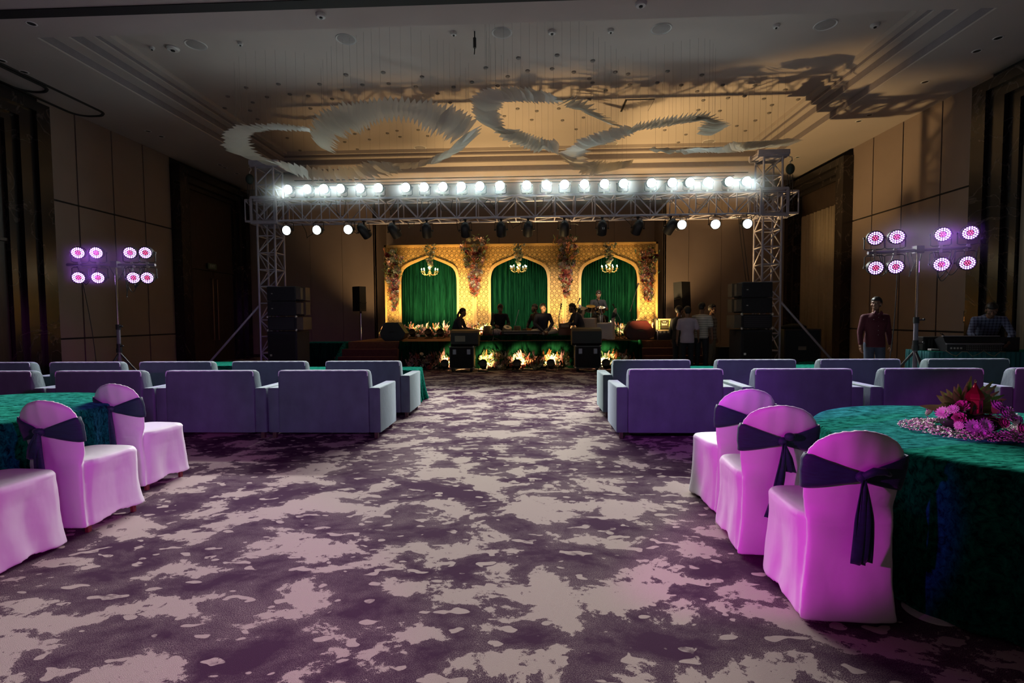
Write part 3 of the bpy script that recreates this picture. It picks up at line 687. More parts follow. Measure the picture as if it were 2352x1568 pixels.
# ------------------------------------------------------------------ violet lamp stands
PPAR_T = par_proto('p', -1, (LEDP, LEDR)); lamp_glow(PPAR_T, (.55, .12, 1.), W_PURP, 80, 14)
PPAR_B = par_proto('p', 1, (LEDP, LEDR)); lamp_glow(PPAR_B, (.55, .12, 1.), W_PURP, 80, 14)
def tstand(loc, zbar, x0, x1, tilt, hub, lab, lamps, Y, rzl):
    t = thing('lamp_stand', lab, 'lamp stand', loc)
    build(MB().tube([(0, 0, .1), (0, 0, hub+.55)], .032, 12), 'lower_tube', DULLBAR, t, smooth=40)
    build(MB().tube([(0, 0, hub+.5), (0, 0, zbar+.05)], .022, 12), 'pole', CHROME, t, smooth=40)
    for z in (hub+.12, hub+.5): build(MB().tube([(0, 0, z-.05), (0, 0, z+.05)], .042, 12).tube([(0, 0, z), (.1, -.03, z+.01)], .012, 6).ball((.1, -.03, z+.01), .02), 'clamp_knob', BLACK, t, smooth=40)
    build(MB().tube([(0, 0, hub), (0, 0, hub+.08)], .05, 12), 'leg_hub', BLACK, t, smooth=40)
    for k in range(3):
        a = math.radians(20+120*k); e = Vector((math.cos(a)*.55, math.sin(a)*.55, .02))
        build(MB().tube([(0, 0, hub), e], .018, 8).tube([Vector((0, 0, .14)), e*.55+Vector((0, 0, hub*.45-.01))], .011, 6).ball(e, .022), 'leg', BLACK, t, smooth=40)
    build(MB().tube([(x0, 0, zbar+(x0)*tilt), (x1, 0, zbar+x1*tilt)], .027, 8).box(-.06, .06, -.05, .05, zbar-.05, zbar+.07), 'crossbar', DULLBAR, t, smooth=40)
    for (px, py, up, l2) in lamps:
        p = ony(px, py, Y); xl = p.x-loc[0]; zz = zbar+xl*tilt+(.24 if up < 0 else -.24)
        place(PPAR_T if up < 0 else PPAR_B, (p.x, Y, zz), rzl+random.uniform(-.08, .08), l2, 'violet lamps on the two stands')
    rd = random.Random(int(px))
    for i in range(9):
        xs = x0+(x1-x0)*rd.uniform(.02, .75); w_ = rd.uniform(.15, .5); d = rd.uniform(.3, .75 if i % 2 else .5)
        pts = [(loc[0]+xs+w_*s_+.02*math.sin(8*s_), Y+.06+.03*math.sin(5*s_+i), zbar-d*4*s_*(1-s_)*(1-.2*s_)) for s_ in [k/14 for k in range(15)]]
        tag(build(MB().tube(pts, .007, 5), 'power_cable', BLACK, smooth=True), 'black cable hanging in a loop from the '+('left' if loc[0] < 0 else 'right')+' lamp stand', 'cable', 'cable loops on the '+('left' if loc[0] < 0 else 'right')+' lamp stand')
def pos(i, side): return '%s from the left on the %s lamp stand' % (ORD[i], side)
tstand((-8.12, 9.5, 0), 2.49, -.98, .8, -.012, .78, 'tall T-shaped stand with eight violet lamps by the left wall', [(x, y, -1, 'violet LED lamp above the bar, '+pos(i, 'left')) for i, (x, y) in enumerate([(183,588),(225,588),(302,592),(338,594)])]+[(x, y, 1, 'violet LED lamp below the bar, '+pos(i, 'left')) for i, (x, y) in enumerate([(185,634),(229,634),(309,635),(341,637)])], 9.5, .45)
tstand((6.3, 8.5, 0), 2.46, -.8, .82, .045, .82, 'tall T-shaped stand with eight violet lamps by the right wall', [(x, y, -1, 'violet LED lamp above the bar, '+pos(i, 'right')) for i, (x, y) in enumerate([(2008,564),(2056,561),(2161,550),(2224,547)])]+[(x, y, 1, 'violet LED lamp below the bar, '+pos(i, 'right')) for i, (x, y) in enumerate([(2008,610),(2054,610),(2159,603),(2217,601)])], 8.5, -.4)
for x0, y0, z0, s in ((-8.9, 9.6, 2.2, 'left'), (6.05, 8.6, 2.3, 'right')):
    pts = [(x0+.05*math.sin(3*k/12), y0+.25*k/12, z0*(1-k/12)+.01) for k in range(13)]
    tag(build(MB().tube(pts, .007, 5), 'power_cable', BLACK, smooth=True), 'single black cable dropping to the floor behind the %s lamp stand' % s, 'cable')

# ------------------------------------------------------------------ loudspeakers
def box_speaker(parent, x0, x1, y0, y1, z0, z1, name, side_mat=None):
    build(MB().rbox(x0, x1, y0, y1, z0, z1, .015, 2), name, BLACKC, parent, world=True)
SIDELIT = mat('plywood_side_grille', (.10, .075, .05), .7)  # brown of the lit cabinet sides put into the colour
def stack(x0, x1, y, sx, zt, lab):
    """two line-array boxes on a rack case on a tall sub; sx: +1 the lit-toned side faces right"""
    g = 'loudspeaker stack '+lab
    zz = [(zt-.355, zt, 'upper', 'line_array_speaker'), (zt-.72, zt-.365, 'lower', 'line_array_speaker')]
    for z0, z1, w_, nm in zz:
        t = thing(nm, '%s wide black line-array loudspeaker on the %s stack' % (w_, lab), 'loudspeaker', ((x0+x1)/2, y+.25, z0))
        build(MB().rbox(x0, x1, y, y+.5, z0, z1, .02, 2), 'cabinet', BLACKC, t, world=True)
        xs = x1 if sx > 0 else x0
        m = MB().poly([(y+.03, z0+.03), (y+.2, z0+.06), (y+.2, z1-.06), (y+.03, z1-.03)], (min(xs, xs+sx*.13), max(xs, xs+sx*.13)), 'x') if False else MB().box(min(xs, xs+sx*.12), max(xs, xs+sx*.12), y+.03, y+.16, z0+.04, z1-.04)
        m.box(min(xs, xs+sx*.16), max(xs, xs+sx*.16), y+.2, y+.45, z0+.02, z1-.02)
        build(m, 'side_bracket', SIDELIT, t, world=True)
        build(MB().box((x0+x1)/2-.25, (x0+x1)/2-.21, y-.004, y+.01, (z0+z1)/2-.01, (z0+z1)/2+.01), 'badge', STEEL, t, world=True)
    zb = zt-.75
    t = thing('rack_case', 'black rack flight case with steel corners under the line array of the '+lab+' stack', 'flight case', ((x0+x1)/2, y+.25, zb-.33))
    build(MB().rbox(x0, x1, y, y+.55, zb-.33, zb, .01, 1), 'body', BLACKC, t, world=True)
    xs = x1 if sx > 0 else x0
    build(MB().box(min(xs, xs+sx*.16), max(xs, xs+sx*.16), y+.03, y+.5, zb-.32, zb-.01), 'side_lid', SIDELIT, t, world=True)
    for a in (x0, x1):
        for b in (zb-.33, zb): build(MB().ball((a, y, b), .035, 8, 6), 'corner_cap', STEEL, t, smooth=True, world=True)
    m = MB()
    for k in range(6): m.box(x0+.06, x1-.06, y-.006, y+.01, zb-.29+k*.045, zb-.26+k*.045)
    build(m, 'rack_units', mat('dim_rack_face', (.03, .028, .035), .4, metal=.3), t, world=True)
    zs = zb-.36
    t = thing('subwoofer', 'tall black subwoofer cabinet at the bottom of the '+lab+' stack', 'loudspeaker', ((x0+x1)/2, y+.3, 0))
    build(MB().rbox(x0-.02, x1+.01, y, y+.7, .05, zs, .02, 2), 'cabinet', BLACKC, t, world=True)
    build(MB().rbox(x0+.03, x1-.04, y-.015, y+.02, .12, zs-.06, .01, 1), 'grille', GRILLE, t, world=True)
    build(MB().box(x0+.05, x0+.1, y-.02, y, .5, .55), 'badge', STEEL, t, world=True)
    for a in (x0+.05, x1-.05): build(MB().tube([(a-.02, y+.1, .025), (a+.02, y+.1, .025)], .025, 10), 'caster', BLACK, t, world=True)
stack(-6.53, -5.81, 12.1, 1, 2.22, 'left')
stack(4.88, 5.58, 11.9, -1, 2.20, 'right')
def stand_speaker(x, y, z0, z1, rz, lab, stand_lab, w_=.36, floor_z=0., tilt=0):
    t = thing('stage_speaker', lab, 'loudspeaker', (x, y, z0), rz)
    m = MB().poly([(-w_/2, .18), (w_/2, .18), (w_/2-.06, -.14), (-w_/2+.06, -.14)], (0.02, z1-z0), 'z')
    build(m.xf(Matrix.Rotation(tilt, 4, 'Y')), 'cabinet', BLACK, t, smooth=20)
    m = MB().rbox(-w_/2+.02, w_/2-.02, .175, .2, .05, z1-z0-.03, .01, 1); m.cur = 0
    build(m.xf(Matrix.Rotation(tilt, 4, 'Y')), 'grille', SIDELIT, t)
    build(MB().tube([(-.1, -.16, .3), (-.1, -.19, .3), (.1, -.19, .3), (.1, -.16, .3)], .012).xf(Matrix.Rotation(tilt, 4, 'Y')), 'handle', BLACK, t)
    s = thing('speaker_stand', stand_lab, 'stand', (x, y, floor_z))
    h = z0-floor_z
    build(MB().tube([(0, 0, .08), (0, 0, h+.06)], .018, 8), 'pole', CHROME, s, smooth=40)
    build(MB().tube([(0, 0, h-.05), (0, 0, h+.03)], .035, 8), 'collar', BLACK, s, smooth=40)
    for k in range(3):
        a = math.radians(90+120*k); build(MB().tube([(0, 0, .6), (math.cos(a)*.28, math.sin(a)*.28, .02)], .014, 6).tube([(0, 0, .25), (math.cos(a)*.16, math.sin(a)*.16, .27)], .009, 5), 'leg', BLACK, s, smooth=40)
q = ony(832, 716, 16.2); q2 = ony(832, 658, 16.2)
stand_speaker(q.x-.05, 16.2, q.z, q2.z, .9, 'black loudspeaker on a pole left of the gold backdrop', 'thin tripod stand under the left stage loudspeaker', floor_z=0)
stand_speaker(4.33, 14.8, 1.62, 2.41, -.9, 'black loudspeaker on a pole right of the gold backdrop', 'tripod stand under the right stage loudspeaker, behind the standing men', w_=.4, floor_z=.76, tilt=-.05)

# ================================================================== STAGE
SZ = .76
st = thing('stage_platform', 'low brown-carpeted stage with a green velvet front', 'stage', (-.4, 15.9, 0))
build(MB().box(-5.2, 4.45, 13.92, 18.0, 0.02, SZ), 'deck', STAGEC, st, world=True)
def drape(name, x0, x1, y, z0, z1, m_, parent, amp=.025, n=40, flare=0, seed=2, horiz=True):
    rd = random.Random(seed); cols = int(abs(x1-x0)/.02)+2; vs = []; rows = [z1, z1-.02*(z1-z0), z0+(z1-z0)*.55, z0]
    ph = [rd.uniform(-.6, .6) for _ in range(cols+1)]
    for r, z in enumerate(rows):
        k = r/3
        for i in range(cols+1):
            u = i/cols; vs.append((x0+(x1-x0)*u, y-amp*(.3+.7*k)*(math.sin(n*u*2*PI+ph[i//6])+.5*math.sin(n*u*4.3+1))-flare*k-.02, z))
    fs = [(r*(cols+1)+i, r*(cols+1)+i+1, (r+1)*(cols+1)+i+1, (r+1)*(cols+1)+i) for r in range(3) for i in range(cols)]
    o = build(MB().add(vs, fs), name, m_, parent, smooth=True, world=parent is not None)
    sd = o.modifiers.new('t', 'SOLIDIFY'); sd.thickness = .004
    return o
drape('velvet_skirt', -3.66, 2.92, 13.9, .01, SZ+.005, GREENV, st, .012, 14)
for x, s in ((-3.66, -1), (2.92, 1)):
    m = MB(); rings = []
    for k in range(9):
        z = (SZ+.01)*(1-k/8); rr = .04+.05*k/8
        rings.append([(x+s*(.02+.14*(k/8)**1.5)+rr*math.cos(a)*(1+.25*math.sin(5*a)), 13.84-.1*k/8+rr*.6*math.sin(a), z+.012) for a in [2*PI*j/14 for j in range(14)]])
    build(m.loft(rings), 'gathered_drape_end', GREENV, st, smooth=True, world=True)
def steps(x0, x1, flx, lab):
    t = thing('stage_steps', lab, 'steps', ((x0+x1)/2, 13.4, 0))
    for k in range(1, 4):
        zt = SZ-.19*k
        o = build(MB().rbox(x0-flx*.1*k if flx > 0 else x0, x1 if flx > 0 else x1+.1*k, 13.9-.29*k, 13.915-.29*(k-1), .0, zt, .012, 2), 'step', STAGER, t, world=True)
steps(-5.18, -3.72, 1, 'maroon carpeted steps at the left end of the stage')
steps(2.98, 4.45, -1, 'maroon carpeted steps at the right end of the stage, by the standing men')
for x, s in ((-5.24, -1),):
    t = thing('draped_step_side', 'dark teal cloth closing the left side of the left steps', 'drape', (x, 13.5, 0))
    m = MB().poly([(13.9, 0), (12.95, 0), (13.05, .2), (13.3, .4), (13.6, .6), (13.9, SZ+.01)], (x-.08, x-.03), 'x')
    build(m, 'cloth', TEAL, t, world=True)
t = thing('side_table', 'long table under a dark green velvet skirt left of the stage', 'table', (-5.98, 14.5, 0))
build(MB().box(-6.62, -5.38, 14.12, 14.85, .70, .735), 'tabletop', TEAL, t, world=True)
drape('skirt', -6.62, -5.38, 14.14, .01, .715, GREENV, t, .02, 10)
for x in (-6.6, -5.4): build(MB().box(x-.02, x+.02, 14.12, 14.85, .01, .71), 'side_cloth', GREENV, t, world=True)
for x in (-6.5, -5.5): build(MB().tube([(x, 14.5, 0), (x, 14.5, .7)], .02), 'leg', BLACK, t, world=True)
RZ = .90
t = thing('musicians_riser', 'low riser under green cloth on which the musicians sit', 'riser', (.2, 15.2, SZ))
build(MB().rbox(-1.5, 1.95, 14.25, 16.5, SZ+.002, RZ, .02, 2), 'deck', GREENV, t, world=True)

# ------------------------------------------------------------------ gold lattice backdrop with three arches
BY = 17.3
bd = thing('arch_backdrop', 'wide gold lattice backdrop with three pointed arches', 'backdrop', (-.42, BY, SZ))
BX0, BX1, BZ = -5.12, 4.26, 3.95
OPEN = [(-4.55, -2.61), (-1.43, .52), (1.67, 3.57)]
def arch_z(x, a, b, grow=0):
    """height of the arch edge at x for the opening a..b grown by g"""
    a -= grow; b += grow; h = (b-a)/2; t = min(x-a, b-x)/h
    t = max(0., t)
    ts = [0, .015, .05, .12, .22, .4, .7, 1]; zs = [2.72, 2.86, 3.00, 3.12, 3.20, 3.29, 3.41, 3.52]
    for i in range(7):
        if t <= ts[i+1]: return zs[i]+(zs[i+1]-zs[i])*(t-ts[i])/(ts[i+1]-ts[i])+grow*.9
    return zs[-1]+grow*.9
def edge_pts(a, b, g):
    xs = []; n = 30
    for i in range(n+1):
        t = (i/n)**2; xs.append(a-g+t*(b-a+2*g)/2)
    xs += [a+b-x for x in xs[::-1][1:]]
    return [(a-g, SZ+.002)]+[(x, arch_z(x, a, b, g)) for x in xs]+[(b+g, SZ+.002)]
# lattice board in three panels, each its own part; the margins are plain gold
for k, ((a, b), (p0, p1)) in enumerate(zip(OPEN, ((BX0, -2.0), (-1.995, 1.09), (1.095, BX1)))):
    e = edge_pts(a, b, .0); m = MB(); y = BY
    # strips: above the arch and the two pillars
    def strip(pts_low, zt):
        vs = []; 
        for x, z in pts_low: vs += [(x, y, z), (x, y, zt)]
        fs = [(2*i, 2*i+2, 2*i+3, 2*i+1) for i in range(len(pts_low)-1)]
        m.add(vs, fs)
    strip([(p0, SZ+.002), (a, SZ+.002)], BZ)
    strip([(x, z) for x, z in e[1:-1]], BZ)
    strip([(b, SZ+.002), (p1, SZ+.002)], BZ)
    o = build(m, 'lattice_panel', JALI, bd, world=True)
    sd = o.modifiers.new('t', 'SOLIDIFY'); sd.thickness = .02
    # plain border following the opening
    i_, o_ = edge_pts(a, b, -.0), edge_pts(a, b, .085); m = MB(); vs = []
    i_ = i_[:len(o_)]
    for (x0_, z0_), (x1_, z1_) in zip(i_, o_): vs += [(x0_, y-.035, z0_), (x1_, y-.035, z1_), (x1_, y+.03, z1_), (x0_, y+.03, z0_)]
    n = len(i_); fs = []
    for j in range(n-1):
        for c in range(4): fs.append((4*j+c, 4*j+(c+1) % 4, 4*j+4+(c+1) % 4, 4*j+4+c))
    fs += [(0, 1, 2, 3), (4*n-4, 4*n-3, 4*n-2, 4*n-1)]
    build(m.add(vs, fs), 'arch_border', GOLDTRIM, bd, world=True)
    m = MB(); y0_ = y-.03
    m.box(p0, p0+.07, y0_, y+.03, SZ, BZ); m.box(p1-.07, p1, y0_, y+.03, SZ, BZ); m.box(p0, p1, y0_, y+.03, BZ-.07, BZ)
    build(m, 'panel_edge', GOLDTRIM, bd, world=True)
build(MB().box(BX0-.03, BX1+.03, BY+.33, BY+.36, SZ, BZ+.06), 'backing_cloth', DCLOTH, bd, world=True)
for k, (a, b) in enumerate(OPEN):
    rd = random.Random(20+k); cols = 150; n = 17; vs = []
    rows = [(SZ+.02, 1.), (1.6, 1.), (2.8, .8), (3.62, .55)]
    ph = [0]; 
    sp_ = .7
    for i in range(cols): sp_ = min(1.2, max(.3, sp_+rd.uniform(-.18, .18))); ph.append(ph[-1]+sp_)
    for z, am in rows:
        for i in range(cols+1): vs.append((a-.12+(b-a+.24)*i/cols, BY+.16+.085*am*math.sin(ph[i])+.01*rd.uniform(-1, 1), z))
    fs = [(r*(cols+1)+i, r*(cols+1)+i+1, (r+1)*(cols+1)+i+1, (r+1)*(cols+1)+i) for r in range(3) for i in range(cols)]
    c = thing('velvet_curtain', 'dark green velvet curtain filling the %s arch of the gold backdrop' % ['left', 'middle', 'right'][k], 'curtain', ((a+b)/2, BY+.16, SZ), 0, 'green curtains in the arches')
    build(MB().add(vs, fs), 'cloth', GREENV, c, smooth=True, world=True)

# ------------------------------------------------------------------ flowers
def petal_mesh(kind):
    rd = random.Random(kind); m = MB()
    if kind == 'rose':
        for ring, (r, h, n, op) in enumerate(((.18, .55, 4, .1), (.32, .45, 5, .35), (.46, .3, 6, .65), (.55, .12, 7, .95))):
            for k in range(n):
                a = 2*PI*k/n+ring*.5; R = Matrix.Rotation(a, 4, 'Z') @ Matrix.Rotation(op, 4, 'Y'); vs = []
                for i in range(4):
                    for j in range(4):
                        u, v = j/3-.5, i/3; wdt = .55*math.sin(PI*(.15+.75*v)); vs.append(R @ Vector((r*.5+.10*v*v-.5*u*u*.4, u*wdt, v*.6)))
                m.add(vs, [(i*4+j, i*4+j+1, i*4+j+5, i*4+j+4) for i in range(3) for j in range(3)])
    elif kind == 'lily':
        for k in range(7):
            R = Matrix.Rotation(2*PI*k/7, 4, 'Z') @ Matrix.Rotation(.55+.35*(k % 2), 4, 'Y'); vs = []
            for i in range(5):
                v = i/4; wdt = .32*math.sin(PI*min(1, .12+.88*v))+.01
                for j in (-1, 0, 1): vs.append(R @ Vector((.12*v*v+abs(j)*.05, j*wdt*.6, v*1.0)))
            m.add(vs, [(i*3+j, i*3+j+1, i*3+j+4, i*3+j+3) for i in range(4) for j in (0, 1)])
    elif kind == 'plume':
        for k in range(30):
            z = .1+1.2*k/30; a = k*2.4; r = .26*(1-k/34); d = Vector((math.cos(a), math.sin(a), 1.3)).normalized()
            b = Vector((0, 0, z*.75)); t = b+d*(r+.22); sd = d.cross(Vector((0, 0, 1))).normalized()*.045
            m.add([b-sd, b+sd, t], [(0, 1, 2)]); m.add([b-sd, b+d.cross(sd), t], [(0, 1, 2)])
        m.tube([(0, 0, -.3), (0, 0, 1)], .05, 5)
    elif kind == 'daisy':
        for ring, (n, L, op) in enumerate(((16, .5, 1.35), (14, .42, 1.05), (10, .32, .7))):
            for k in range(n):
                R = Matrix.Rotation(2*PI*k/n+ring*.2, 4, 'Z') @ Matrix.Rotation(op, 4, 'Y')
                m.add([R @ Vector(p) for p in ((0, -.03, 0), (0, .03, 0), (0, .06, L*.8), (0, 0, L), (0, -.06, L*.8))], [(0, 1, 2, 3, 4)])
        m.ball((0, 0, .06), (.12, .12, .06), 8, 5)
    return m
FCOL = dict(cream=(.80, .68, .42), white=(.82, .78, .68), peach=(.75, .30, .16), pink=(.68, .20, .20), coral=(.65, .12, .07), burgundy=(.25, .03, .05), rust=(.45, .13, .04), mauve=(.32, .17, .22), blush=(.75, .42, .36))
FM = {}
def bloom(kind, c):
    if (kind, c) not in FM: FM[kind, c] = petal_mesh(kind).mesh(kind+'_bloom', mat('petal_'+c, FCOL[c], .6, noise=.12), True)
    return FM[kind, c]
def leaf(m, p, d, L, w_, up=Vector((0, 0, 1)), bend=.25):
    d = Vector(d).normalized(); sd = d.cross(up); sd = sd.normalized() if sd.length > .01 else Vector((1, 0, 0)); n_ = sd.cross(d); p = Vector(p)
    vs = []
    for i in range(5):
        v = i/4; ww = w_*math.sin(PI*min(.97, .1+.87*v))*.5; c = p+d*(L*v)-n_*(bend*L*v*v); vs += [c-sd*ww, c+n_*-.12*w_, c+sd*ww]
    m.add(vs, [(i*3+j, i*3+j+1, i*3+j+4, i*3+j+3) for i in range(4) for j in (0, 1)])
LEAFG = mat('leaf_green', (.045, .085, .028), .6, noise=.4, nscale=12)
LEAFD = mat('leaf_dark_green', (.018, .045, .018), .55, noise=.4, nscale=12)
SPRIG = mat('dusty_sprig', (.20, .16, .12), .7, noise=.2)
def flowers(lab, pts, mix, nleaf, group, out=Vector((0, -1, .35)), name='flower_arrangement', leafL=(.08, .18), seed=0, cap=96, leafm=None, spread=.1):
    """pts: list of (position, blossom size); mix: weighted (kind, colour) list"""
    rd = random.Random(seed+len(pts)); c = sum((Vector(p) for p, s in pts), Vector())/len(pts); c.z = min(p[2] for p, s in pts)
    t = thing(name, lab, 'flowers', c, 0, group)
    m = MB()
    for i in range(nleaf):
        p = Vector(rd.choice(pts)[0])+Vector((rd.uniform(-1, 1), rd.uniform(.0, .6), rd.uniform(-1, 1)))*spread
        d = out+Vector((rd.uniform(-1.2, 1.2), rd.uniform(-.6, .6), rd.uniform(-.6, 1.1)))
        leaf(m, p-c, d, rd.uniform(*leafL), rd.uniform(.025, .055))
    if nleaf: tag(build(m, 'foliage', leafm or LEAFG, t, smooth=True), None, None, kind='stuff')
    for i, (p, s) in enumerate(pts[:cap]):
        k, col = rd.choice(mix); o = bpy.data.objects.new('blossom' if k != 'plume' else 'plume', bloom(k, col)); COL.objects.link(o); o.parent = t
        d = (out+Vector((rd.uniform(-.7, .7), rd.uniform(-.3, .3), rd.uniform(-.5, .6)))) if k != 'plume' else Vector((rd.uniform(-.45, .45), rd.uniform(-.5, .1), 1))
        o.matrix_local = Matrix.Translation(Vector(p)-c) @ frame_rot(d) @ Matrix.Diagonal((s, s, s*(1.6 if k == 'plume' else 1), 1))
    return t
MIXUP = [('rose', 'cream'), ('rose', 'white'), ('rose', 'peach'), ('rose', 'pink'), ('rose', 'blush'), ('rose', 'cream'), ('rose', 'coral'), ('lily', 'peach'), ('lily', 'rust'), ('rose', 'burgundy'), ('lily', 'mauve')]
MIXWARM = [('plume', 'rust'), ('lily', 'peach'), ('rose', 'burgundy'), ('lily', 'blush'), ('plume', 'peach'), ('rose', 'cream'), ('rose', 'blush'), ('rose', 'white')]
rdx = random.Random(11)
def column(px, y0, y1, w0, w1, lab, Y=BY-.07, n=132):
    """hanging tapering flower column: pixel heights y0 (top) to y1 (tip) measured on the backdrop plane"""
    top, tip = ony(px, y0, Y), ony(px, y1, Y); pts = []
    for i in range(n):
        t = (i/n)**.8; w_ = (w0*(1-t)+w1*t)*min(1, .55+5*t); a = rdx.uniform(-1, 1)
        pts.append(((top.x+(tip.x-top.x)*t+w_*a*.5, Y-.10*math.sqrt(1-a*a)*(1.2-t)-.03, top.z+(tip.z-top.z)*t+rdx.uniform(-.05, .05)), rdx.uniform(.10, .16)*(1-.35*t)))
    k = int(n*.4)
    a = flowers(lab+', upper spray of rust and burgundy blooms', pts[:k], MIXWARM, 170, 'flower columns on the backdrop', seed=int(px), leafL=(.1, .22), spread=.14)
    flowers(lab+', lower trail of pink and cream roses', pts[k:], MIXUP, 120, 'flower columns on the backdrop', seed=int(px)+1, spread=.06)
column(905, 580, 712, .62, .14, 'flower column on the left edge of the backdrop')
column(1090, 548, 680, .95, .16, 'large flower column between the left and middle arches')
column(1300, 548, 678, .95, .16, 'large flower column between the middle and right arches')
column(1487, 575, 690, .62, .18, 'flower column on the right edge of the backdrop')
MIXCR = [('rose', 'cream'), ('rose', 'white'), ('daisy', 'cream'), ('rose', 'cream')]
def small_chandelier(px, py_top, py, lab, Y=BY-.22):
    top, c = ony(px, py_top, Y), ony(px, py, Y); pts = []
    for i in range(46):
        t = i/46; w_ = .38*(1-t)**.7+.05
        pts.append(((top.x+rdx.uniform(-1, 1)*w_*.5, Y+.05-rdx.uniform(0, .1), top.z+(c.z+.14-top.z)*t), rdx.uniform(.06, .09)))
    flowers('garland of cream flowers from the top edge down to the '+lab, pts, MIXCR, 90, 'garlands above the chandeliers', seed=int(px), leafL=(.05, .12), name='flower_garland', spread=.05)
    t = thing('small_chandelier', 'little brass candle chandelier hanging in the '+lab.replace('chandelier in the ', ''), 'chandelier', c, 0, 'small chandeliers in the arches')
    build(MB().tube([(0, 0, .1), (0, 0, top.z-c.z)], .006, 5), 'chain', BRASS, t)
    build(MB().lathe([(.01, -.14), (.035, -.11), (.02, -.08), (.05, -.05), (.07, -.02), (.03, .02), (.02, .08), (.05, .1), (.03, .13), (.008, .16)], seg=12), 'stem', BRASS, t, smooth=True)
    for k in range(8):
        a = 2*PI*k/8+.2; ca, sa = math.cos(a), math.sin(a); R = .27
        m = MB().tube([(ca*r, sa*r, z) for r, z in ((.03, -.03), (.09, -.09), (.17, -.1), (.24, -.05), (.27, .0))], .009, 6)
        m.lathe([(.012, 0), (.04, .008), (.045, .02), (.012, .02)], c=(ca*R, sa*R, 0), seg=10)
        ar = build(m, 'arm', BRASS, t, smooth=True)
        build(MB().tube([(ca*R, sa*R, .02), (ca*R, sa*R, .075)], .011, 8), 'candle', mat('candle_tube', (.8, .7, .5), .5), ar)
        build(MB().ball((ca*R, sa*R, .1), (.016, .016, .028), 8, 6), 'bulb', BULB, ar, smooth=True)
        build(MB().ball((ca*(R-.02), sa*(R-.02), -.05), (.008, .008, .022), 6, 5), 'crystal', mat('crystal', (.8, .75, .6), .1, spec=.9), ar, smooth=True)
    l = bpy.data.lights.new('chandelier_light', 'POINT'); l.energy = 9; l.color = (1, .8, .5); l.shadow_soft_size = .12
    o = bpy.data.objects.new('chandelier_light', l); COL.objects.link(o); o.parent = t; o.location = (0, -.05, .13)
small_chandelier(987, 562, 625, 'chandelier in the left arch')
small_chandelier(1191, 560, 618, 'chandelier in the middle arch')
small_chandelier(1400, 558, 618, 'chandelier in the right arch')
# flower beds: floor in front of the stage and along the foot of the backdrop
MIXBED = [('lily', 'blush'), ('plume', 'rust'), ('rose', 'pink'), ('daisy', 'white'), ('rose', 'cream'), ('plume', 'mauve'), ('lily', 'peach'), ('daisy', 'cream'), ('plume', 'blush')]
MIXWHITE = [('daisy', 'white'), ('rose', 'cream'), ('daisy', 'cream'), ('lily', 'white'), ('rose', 'blush'), ('plume', 'rust'), ('plume', 'mauve')]
def bed(x0, x1, y, z0, h, lab, group, mix, n, seed):
    rd = random.Random(seed); pts = []
    for i in range(n):
        u = rd.random(); zz = rd.random(); pts.append(((x0+(x1-x0)*u, y+.12-.34*(1-zz)+rd.uniform(-.04, .04), z0+.05+(h-.12)*zz*(1-.25*abs(2*u-1))), rd.uniform(.08, .15)))
    flowers(lab, pts, mix, int(n*1.6), group, out=Vector((0, -.6, .8)), seed=seed, leafL=(.1, .26), leafm=LEAFG if seed % 2 else LEAFD, spread=.08)
G1 = 'flower beds on the floor before the stage'; G2 = 'flower beds along the foot of the backdrop'
bed(-3.42, -2.7, 13.62, 0, .5, 'flower bed on the floor at the left end of the stage front', G1, MIXBED, 60, 1)
bed(-2.75, -2.2, 13.66, 0, .42, 'flowers on the floor just left of the left flight case', G1, MIXBED, 42, 2)
bed(-1.42, -.62, 13.6, 0, .5, 'bright white and rust flower bed right of the left flight case', G1, MIXWHITE, 74, 3)
bed(-.6, .12, 13.6, 0, .46, 'flower bed at the middle of the stage front', G1, MIXBED, 60, 4)
bed(.14, .98, 13.6, 0, .46, 'flower bed just left of the right flight case', G1, MIXWHITE, 68, 5)
bed(1.85, 2.78, 13.62, 0, .48, 'glowing flower bed right of the right flight case', G1, MIXWHITE, 66, 6)
bed(-5.15, -4.5, 16.75, SZ, .38, 'flowers at the foot of the far left pillar of the backdrop', G2, MIXBED, 34, 7)
bed(-4.5, -3.5, 16.75, SZ, .46, 'flower bed below the left arch, left half', G2, MIXBED, 62, 8)
bed(-3.5, -2.6, 16.75, SZ, .44, 'flower bed below the left arch, right half', G2, MIXBED, 56, 9)
bed(-2.55, -1.35, 16.7, SZ, .5, 'flower bed at the pillar between left and middle arches', G2, MIXBED, 70, 10)
bed(.55, 1.6, 16.75, SZ, .46, 'flower bed at the pillar between middle and right arches', G2, MIXBED, 56, 11)
bed(2.2, 3.1, 16.8, SZ, .5, 'flower bed below the right arch, behind the white chair', G2, MIXWHITE, 54, 12)
bed(3.1, 4.2, 16.8, SZ, .48, 'flower bed at the far right pillar behind the red floor monitor', G2, MIXBED, 56, 13)
